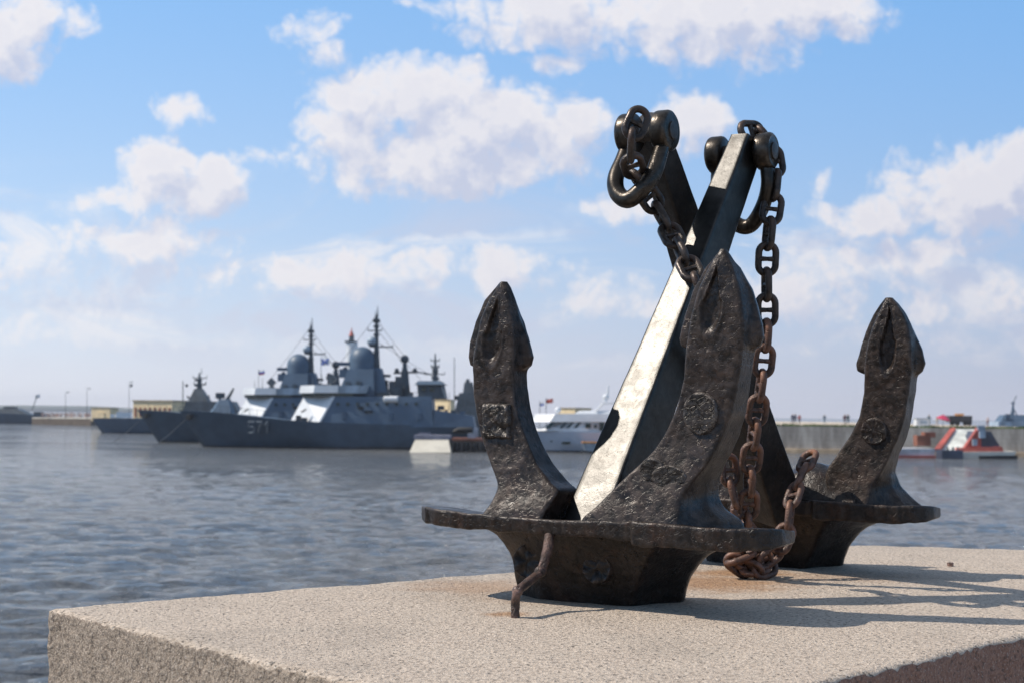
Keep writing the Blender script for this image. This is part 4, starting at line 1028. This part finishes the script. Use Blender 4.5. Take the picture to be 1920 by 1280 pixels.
def yacht():
    sp = Sp(213.0); root = thing('yacht', sp(1090, 845), 'large white motor yacht with tinted windows moored between the two near flukes', 'yacht')
    h, s_ = hull(sp, 986, 1010, 1215, [(986, 806), (1060, 808), (1215, 812)], 846, 5.6, 'hull', root, paint('yacht_hull', (.42,.47,.55), .3, .05), B_['boot'], d0=0)
    mb = MB(); prism(mb, sym(sp, [(1006, .6), (1050, 2.2), (1210, 2.4)], 810, 0), sym(sp, [(1040, .5), (1075, 2.0), (1205, 2.1)], 785, 0)); cb = mb.build('cabin', B_['white'], root, smooth=False)
    mb = MB(); prism(mb, sym(sp, [(994, .5), (1020, 2.0), (1105, 2.5)], 806.5, 0), sym(sp, [(1010, .4), (1030, 1.9), (1100, 2.4)], 800, 0)); mb.build('foredeck', B_['white'], root, smooth=False)
    for (a, b) in ((1022, 1034), (1048, 1056), (1060, 1069), (1074, 1083)):
        mb = MB(); mb.loft([[sp(a, 801, -2.35), sp(b-3, 801, -2.35), sp(b+6, 791, -2.2), sp(a+9, 791, -2.2)], [sp(a, 801, -1.6), sp(b-3, 801, -1.6), sp(b+6, 791, -1.5), sp(a+9, 791, -1.5)]]); mb.build('window', B_['glass'], cb, smooth=False)
    for (a, b, y0, y1) in ((1096, 1106, 801, 793), (1112, 1117, 801, 795), (1122, 1131, 806, 791), (1140, 1144, 801, 795)):
        mb = MB(); mb.box(sp((a+b)/2, (y0+y1)/2, -2.45), (sp.m(b-a), .3, sp.m(y0-y1))); mb.build('window', B_['glass'], cb, smooth=False)
    mb = MB(); prism(mb, sym(sp, [(996, .8), (1030, 2.4), (1210, 2.6)], 790, 0), sym(sp, [(1004, .6), (1040, 2.2), (1200, 2.4)], 775, 0)); mb.build('upper_deck', B_['white'], root, smooth=False)
    mb = MB(); prism(mb, sym(sp, [(1078, 1.2), (1170, 1.8)], 775, 0), sym(sp, [(1088, 1.0), (1168, 1.6)], 769, 0)); fb = mb.build('flybridge', B_['white'], root, smooth=False)
    mb = MB(); mb.tube([sp(1116, 770, -1.4), sp(1130, 756, -1.3), sp(1156, 754, -1.2), sp(1166, 770, -1.3)], sp.m(1.6), 6); mb.tube([sp(1116, 770, 1.4), sp(1130, 756, 1.3), sp(1156, 754, 1.2), sp(1166, 770, 1.3)], sp.m(1.6), 6); prism(mb, [sp(1128, 757, -1.4), sp(1158, 755, -1.3), sp(1158, 755, 1.3), sp(1128, 757, 1.4)], [sp(1130, 755.4, -1.3), sp(1156, 753.4, -1.2), sp(1156, 753.4, 1.2), sp(1130, 755.4, 1.3)]); mb.build('radar_arch', B_['white'], fb, smooth=False)
    mb = MB(); mb.tube([sp(1134, 752), sp(1139, 738), sp(1141, 722)], [.3, .2, .1], 6); mb.ball(sp(1136, 744), .45, 6); mb.build('mast', B_['white'], root)
    for (x, y, w, hh) in ((1060, 829, 16, 5), (1033, 826, 4, 3)):
        mb = MB(); mb.box(sp(x, y, -2.75), (sp.m(w), .35, sp.m(hh))); mb.build('porthole', B_['glass'], h, smooth=False)
    mb = MB(); mb.tube([sp(1046, 771), sp(1046, 764)], .3, 8); mb.ball(sp(1046, 768), .45, 6); mb.build('radar_ball', B_['white'], root)
    root = thing('dinghy', sp(1115, 838, -5), 'small boat with an orange rim alongside the yacht stern', 'boat'); mb = MB(); prism(mb, [sp(1094, 843, -6), sp(1170, 843, -6), sp(1170, 843, -4), sp(1094, 843, -4)], [sp(1088, 829, -6.4), sp(1172, 829, -6.4), sp(1172, 829, -3.6), sp(1088, 829, -3.6)]); hb = mb.build('hull', B_['lite'], root, smooth=False)
    mb = MB(); mb.box(sp(1130, 827.5, -5), (sp.m(84), 3, sp.m(2.5))); mb.build('rim', B_['orange'], root, smooth=False)
yacht()
def right_quay():
    Y = 214.0; a = gnd(1395, 846.5, 0); b = gnd(2150, 859, 0)
    def P_(t, z, back=0): p = a.lerp(b, t); return Vector((p.x, p.y+back, z))
    zt = at(1700, 801, Y).z
    def fn(t, b_, co):
        st = t.vmath('MULTIPLY', co, (1, 1, .22)); n = t.noise(st, .55, 5, .6); n2 = t.noise(co, 3, 4, .6)
        br = t.node('ShaderNodeTexBrick'); t.put(br.inputs['Vector'], t.comb(t.sep(co)[0], t.sep(co)[2], 0)); br.inputs['Scale'].default_value = 1; br.inputs['Brick Width'].default_value = 1.6; br.inputs['Row Height'].default_value = .6; br.inputs['Mortar Size'].default_value = .02
        c = t.mix(t.ramp(n, .35, .65), (.20, .175, .15), (.46, .42, .37)); c = t.mix(t.math('MULTIPLY', t.ramp(n2, .4, .7), .4), c, (.33, .30, .27)); c = t.mix(t.math('MULTIPLY', br.outputs['Fac'], .4), c, (.15, .13, .11))
        t.put(b_.inputs['Base Color'], c); b_.inputs['Roughness'].default_value = .85; t.put(b_.inputs['Normal'], t.bump(n2, .4, .1))
    mb = MB(); mb.loft([[P_(0, -2), P_(1, -2), P_(1, -2, 320), P_(0, -2, 320)], [P_(0, zt), P_(1, zt), P_(1, zt, 320), P_(0, zt, 320)]])
    o = mb.build('quay', mat('quay_stone', (.4,.36,.32), .85, fn=fn), smooth=False); tag(o, kind='structure')
    mb = MB(); mb.loft([[P_(0, -2, -.7), P_(1, -2, -.7), P_(1, -2, -.004), P_(0, -2, -.004)], [P_(0, .55, -.6), P_(1, .55, -.6), P_(1, .6, -.004), P_(0, .6, -.004)]]); o = mb.build('quay_footing', paint('sandy_stone', (.36,.27,.18), .85), smooth=False); tag(o, kind='structure')
    mb = MB(); mb.loft([[P_(0, zt+.004, 1), P_(1, zt+.004, 1), P_(1, zt+.004, 200), P_(0, zt+.004, 200)], [P_(0, zt+.06, 1.2), P_(1, zt+.06, 1.2), P_(1, zt+.2, 200), P_(0, zt+.2, 200)]]); o = mb.build('quay_top', paint('sandy_ground', (.46,.38,.29), .9), smooth=False); tag(o, kind='structure')
    # grass along the edge
    rr = random.Random(5); mb = MB()
    for i in range(2600):
        t = rr.random(); p = P_(t, zt, rr.uniform(.05, 1.1)); h = rr.uniform(.12, .4)*(1+.6*noise.noise(Vector((t*30, 0, 0)))); w = .12; q = Vector((rr.uniform(-.15, .15), rr.uniform(-.1, .1), h))
        mb.add([p-Vector((w, 0, 0)), p+Vector((w, 0, 0)), p+q], [(0, 1, 2)])
    tag(mb.build('grass', B_['green']), 'strip of grass along the top edge of the stone quay', 'grass', kind='stuff')
    return P_, zt
PQ, ZQ = right_quay()
def ferry():
    sp = Sp(201.0)
    root = thing('landing_stage', sp(1790, 856), 'red and white landing stage with a broad pale ramp against the stone quay', 'landing stage')
    mb = MB(); prism(mb, [sp(1786, 859, -2), sp(1888, 859, -2), sp(1888, 859, 5), sp(1786, 859, 5)], [sp(1782, 846, -2), sp(1897, 845, -2), sp(1897, 845, 5), sp(1782, 846, 5)]); mb.build('float', B_['conc'], root, smooth=False)
    mb = MB(); prism(mb, [sp(1828, 861, -2.2), sp(1896, 861, -2.2), sp(1896, 861, 4.8), sp(1828, 861, 4.8)], [sp(1826, 853, -2.2), sp(1899, 852, -2.2), sp(1899, 852, 4.8), sp(1826, 853, 4.8)]); mb.build('rubbing_strake', B_['black'], root, smooth=False)
    mb = MB(); prism(mb, [sp(1761, 845, 0), sp(1806, 845, 0), sp(1806, 849, 0), sp(1761, 849, 0)], [sp.a(1792, 804, 9), sp.a(1830, 804, 9), sp.a(1830, 808, 9), sp.a(1792, 808, 9)]); rp = mb.build('ramp', paint('ramp_pale', (.55,.56,.52), .7), root, smooth=False)
    for (x0, x1) in ((1750, 1783), (1804, 1829)):
        mb = MB(); prism(mb, [sp(x0, 846, -.5), sp(x0+11, 846, -.5), sp(x0+11, 840, -.5), sp(x0, 840, -.5)], [sp.a(x1, 806, 8.6), sp.a(x1+9, 806, 8.6), sp.a(x1+9, 801, 8.6), sp.a(x1, 801, 8.6)]); mb.build('ramp_side', B_['red'], root, smooth=False)
    mb = MB(); prism(mb, [sp(1790, 847, -1), sp(1878, 846, -1), sp(1878, 846, 6), sp(1790, 847, 6)], [sp(1796, 839, -1), sp(1874, 836, -1), sp(1874, 836, 6), sp(1796, 839, 6)]); prism(mb, [sp(1806, 840, -.4), sp(1838, 840, -.4), sp(1838, 840, .6), sp(1806, 840, .6)], [sp(1829, 806, -.4), sp(1838, 806, -.4), sp(1838, 806, .6), sp(1829, 806, .6)]); mb.build('plinth', B_['red'], root, smooth=False)
    mb = MB(); prism(mb, [sp(1827, 837, 0), sp(1876, 837, 0), sp(1876, 837, 6), sp(1827, 837, 6)], [sp(1840, 808, 0), sp(1858, 808, 0), sp(1858, 808, 6), sp(1840, 808, 6)]); mb.build('shelter', paint('slate_blue', (.05,.06,.085), .5), root, smooth=False)
    for (x, y, w, hh) in ((1836, 812, 11, 16), (1822, 828, 8, 12), (1834, 801, 14, 8)):
        mb = MB(); mb.box(sp(x, y, -1.3), (sp.m(w), .4, sp.m(hh))); mb.build('notice_board', B_['lite'], root, smooth=False)
    root = thing('pontoon', sp(1720, 857), 'low grey float with an orange red waterline left of the landing stage', 'pontoon')
    mb = MB(); prism(mb, [sp(1640, 853, -1), sp(1749, 853, -1), sp(1749, 853, 6), sp(1640, 853, 6)], [sp(1640, 840, -1), sp(1749, 840, -1), sp(1749, 840, 6), sp(1640, 840, 6)]); mb.build('float', paint('float_grey', (.42,.42,.44), .7), root, smooth=False)
    mb = MB(); mb.box(sp(1694.5, 855, 2.4), (sp.m(110), 7.2, sp.m(5))); mb.build('waterline_stripe', B_['red'], root, smooth=False)
    mb = MB(); mb.box(sp(1744, 826, 4), (sp.m(26), 2, sp.m(20))); mb.box(sp(1760, 815, 5), (sp.m(20), 2, sp.m(10))); mb.build('cargo_rack', B_['rust'], root, smooth=False)
    root = thing('barge', sp(1770, 857), 'small dark blue flat barge in front of the pale ramp', 'barge')
    mb = MB(); prism(mb, [sp(1750, 858, -4), sp(1789, 858, -4), sp(1789, 858, -1.2), sp(1750, 858, -1.2)], [sp(1750, 842, -4), sp(1789, 842, -4), sp(1789, 842, -1.2), sp(1750, 842, -1.2)]); mb.build('hull', paint('dark_blue_barge', (.05,.06,.09), .5), root, smooth=False)
    mb = MB()
    for x in (1762, 1772, 1781): mb.tube([sp(x, 842, -3.6), sp(x, 836, -3.6)], .12, 6)
    mb.build('bollard', B_['mast'], root)
ferry()
def person(px, Yd, hgt, shirt, trousers, label, face=0, arms=.1):
    sp = Sp(Yd); b = sp(px, 790); b.z = ZQ+.15
    root = thing('person', b, label, 'person', 'people standing on the far quay')
    m = bpy.data.meshes.new('body'); import bmesh; bm = bmesh.new(); lay = bm.verts.layers.skin.verify()
    J = [((0, 0, .92), .13), ((0, 0, 1.15), .14), ((0, 0, 1.38), .15), ((0, 0, 1.5), .06), ((0, 0, 1.62), .095), ((0, 0, 1.73), .07),
         ((.2, 0, 1.40), .06), ((.26, 0, 1.12), .045), ((.28, -.08, .88), .035), ((-.2, 0, 1.40), .06), ((-.26, 0, 1.12), .045), ((-.28, -.08, .88), .035),
         ((.1, 0, .88), .09), ((.12, 0, .48), .06), ((.13, 0, .06), .045), ((.13, -.12, .03), .035), ((-.1, 0, .88), .09), ((-.12, 0, .48), .06), ((-.13, 0, .06), .045), ((-.13, -.12, .03), .035)]
    E = [(0,1),(1,2),(2,3),(3,4),(4,5),(2,6),(6,7),(7,8),(2,9),(9,10),(10,11),(0,12),(12,13),(13,14),(14,15),(0,16),(16,17),(17,18),(18,19)]
    vs = []
    for (p, r) in J:
        v = bm.verts.new(Vector(p)*hgt/1.78); v[lay].radius = (r*1.05, r*.9); vs.append(v)
    for a, c in E: bm.edges.new((vs[a], vs[c]))
    vs[0][lay].use_root = True; bm.to_mesh(m); bm.free()
    o = link(bpy.data.objects.new('body', m)); o.parent = root; o.rotation_euler.z = face
    def fn(t, b_, co):
        z = t.sep(co)[2]; c = t.mix(t.ramp(z, .86, .9, 0, 1, False), (*trousers,), (*shirt,)); c = t.mix(t.ramp(z, 1.5, 1.52, 0, 1, False), c, (.45, .28, .2)); c = t.mix(t.ramp(z, 1.68, 1.7, 0, 1, False), c, (.05, .035, .03)); t.put(b_.inputs['Base Color'], c)
    m.materials.append(mat('clothes', shirt, .8, fn=fn))
    md = o.modifiers.new('skin', 'SKIN'); md.use_smooth_shade = True; o.modifiers.new('sub', 'SUBSURF').levels = 1
for a in ((1486, 250, 1.75, (.05,.05,.09), (.03,.03,.05), 'person in dark blue clothes at the left of the far quay'),
          (1491, 252, 1.82, (.04,.05,.08), (.03,.03,.04), 'taller person in dark clothes beside the one in dark blue'),
          (1499, 250, 1.65, (.35,.06,.05), (.06,.04,.05), 'person in a dull red top standing on the far quay'),
          (1546, 270, 1.75, (.08,.12,.16), (.12,.18,.22), 'person in grey blue standing alone on the far quay'),
          (1584, 245, 1.8, (.10,.04,.05), (.05,.04,.05), 'person in maroon nearer the rear fluke on the quay'),
          (1590, 246, 1.84, (.02,.05,.06), (.02,.03,.04), 'person in black just right of the maroon one'),
          (1742, 240, 1.85, (.05,.11,.12), (.08,.12,.12), 'person in dark green next to the white kiosk'),
          (1757, 242, 1.6, (.6,.55,.48), (.5,.4,.35), 'person in pale clothes between kiosk and umbrella'),
          (1852, 236, 1.6, (.6,.5,.5), (.18,.06,.04), 'person in a pale pink top near the truck')): person(*a)
def quay_things():
    sp = Sp(226.0); root = thing('kiosk', sp(1728, 797), 'small white kiosk on the quay beside the rear fluke', 'kiosk'); b = sp(1728, 796); b.z = ZQ+.15
    mb = MB(); mb.box(b+Vector((0, 0, .55)), (1.9, 1.6, 1.1)); mb.build('wall', B_['white'], root, smooth=False); mb = MB(); mb.box(b+Vector((0, 0, 1.15)), (2.1, 1.8, .1)); mb.build('roof', B_['lite'], root, smooth=False)
    mb = MB(); mb.box(b+Vector((.1, -.82, .6)), (1.0, .06, .4)); mb.build('hatch', B_['lite'], root, smooth=False)
    sp = Sp(230.0); root = thing('umbrella', sp(1768, 792), 'crimson and pink parasol on the quay left of the truck', 'umbrella'); c = sp(1768, 777)
    mb = MB(); mb.lathe(c+Vector((0, 0, -.7)), (.25, 0, 1), [(0, 1.1), (.35, .75), (.6, .35), (.75, .03)], 10); mb.build('canopy', paint('crimson_cloth', (.5,.04,.10), .7), root); mb = MB(); mb.tube([c+Vector((0, 0, .1)), Vector((c.x, c.y, ZQ+.1))], .04, 6); mb.build('pole', B_['mast'], root)
    sp = Sp(260.0); root = thing('truck', sp(1798, 792), 'dark covered truck with an orange cab marking parked on the far quay', 'truck'); L_ = sp.m(42)
    z = ZQ+.2; c = sp(1798, 790)
    mb = MB(); mb.box((c.x, c.y, z+.55+.55), (L_, 2.3, 1.1)); mb.build('cargo_body', paint('dark_canvas', (.05,.05,.055), .8), root, smooth=False)
    mb = MB(); mb.loft([[Vector((c.x+a*.9, c.y+b_, z+1.66)) for a, b_ in ((-.4, -1.1), (.5, -1.1), (.5, 1.1), (-.4, 1.1))], [Vector((c.x+a*.7, c.y+b_, z+2.0)) for a, b_ in ((-.7, -1), (.9, -1), (.9, 1), (-.7, 1))]]); mb.build('cab', B_['orange'], root, smooth=False)
    for dx_ in (-.38, -.15, .2, .38):
        mb = MB(); mb.lathe((c.x+L_*dx_, c.y-1.2, z+.42), (0, 1, 0), [(0, .3), (.05, .42), (.25, .42), (.3, .3)], 14); mb.build('wheel', B_['black'], root)
    sp = Sp(420.0); root = thing('patrol_boat', sp(1895, 790), 'grey ship mast and bridge showing above the quay at the right edge', 'ship')
    mb = MB(); prism(mb, sym(sp, [(1862, 4), (1990, 4)], 800, 0), sym(sp, [(1864, 4), (1990, 4)], 789, 0)); mb.build('hull', B_['lite'], root, smooth=False)
    mb = MB(); prism(mb, sym(sp, [(1870, 3), (1950, 3)], 790, 0), sym(sp, [(1878, 2), (1915, 2)], 777, 0)); mb.box(sp(1882, 780, -3), (sp.m(8), 1, sp.m(9))); mb.build('bridge', B_['side'], root, smooth=False)
    mb = MB(); mb.tube([sp(1898, 780), sp(1900, 752)], [.5, .2], 6); mb.tube([sp(1900, 753), sp(1906, 741)], .15, 5); mb.box(sp(1899, 755), (sp.m(7), .6, sp.m(2))); mb.tube([sp(1890, 790), sp(1899, 764)], .15, 5); mb.tube([sp(1912, 788), sp(1900, 764)], .15, 5); mb.build('mast', B_['side'], root)
quay_things()

# ------------------------------------------------------------------ thin summer air
mb = MB(); Hx = 7000
mb.loft([[Vector((x, y, z)) for x, y in ((-Hx, -Hx), (Hx, -Hx), (Hx, Hx), (-Hx, Hx))] for z in (-4.0, 60.0)])
hz = mb.build('haze', bpy.data.materials.new('thin_haze'), smooth=False); hz['kind'] = 'stuff'
hm = hz.data.materials[0]; hm.use_nodes = True; hm.node_tree.nodes.clear()
vo_ = hm.node_tree.nodes.new('ShaderNodeVolumePrincipled'); vo_.inputs['Density'].default_value = .00011; vo_.inputs['Color'].default_value = (.92, .93, 1.0, 1)
ou = hm.node_tree.nodes.new('ShaderNodeOutputMaterial'); hm.node_tree.links.new(vo_.outputs[0], ou.inputs['Volume'])
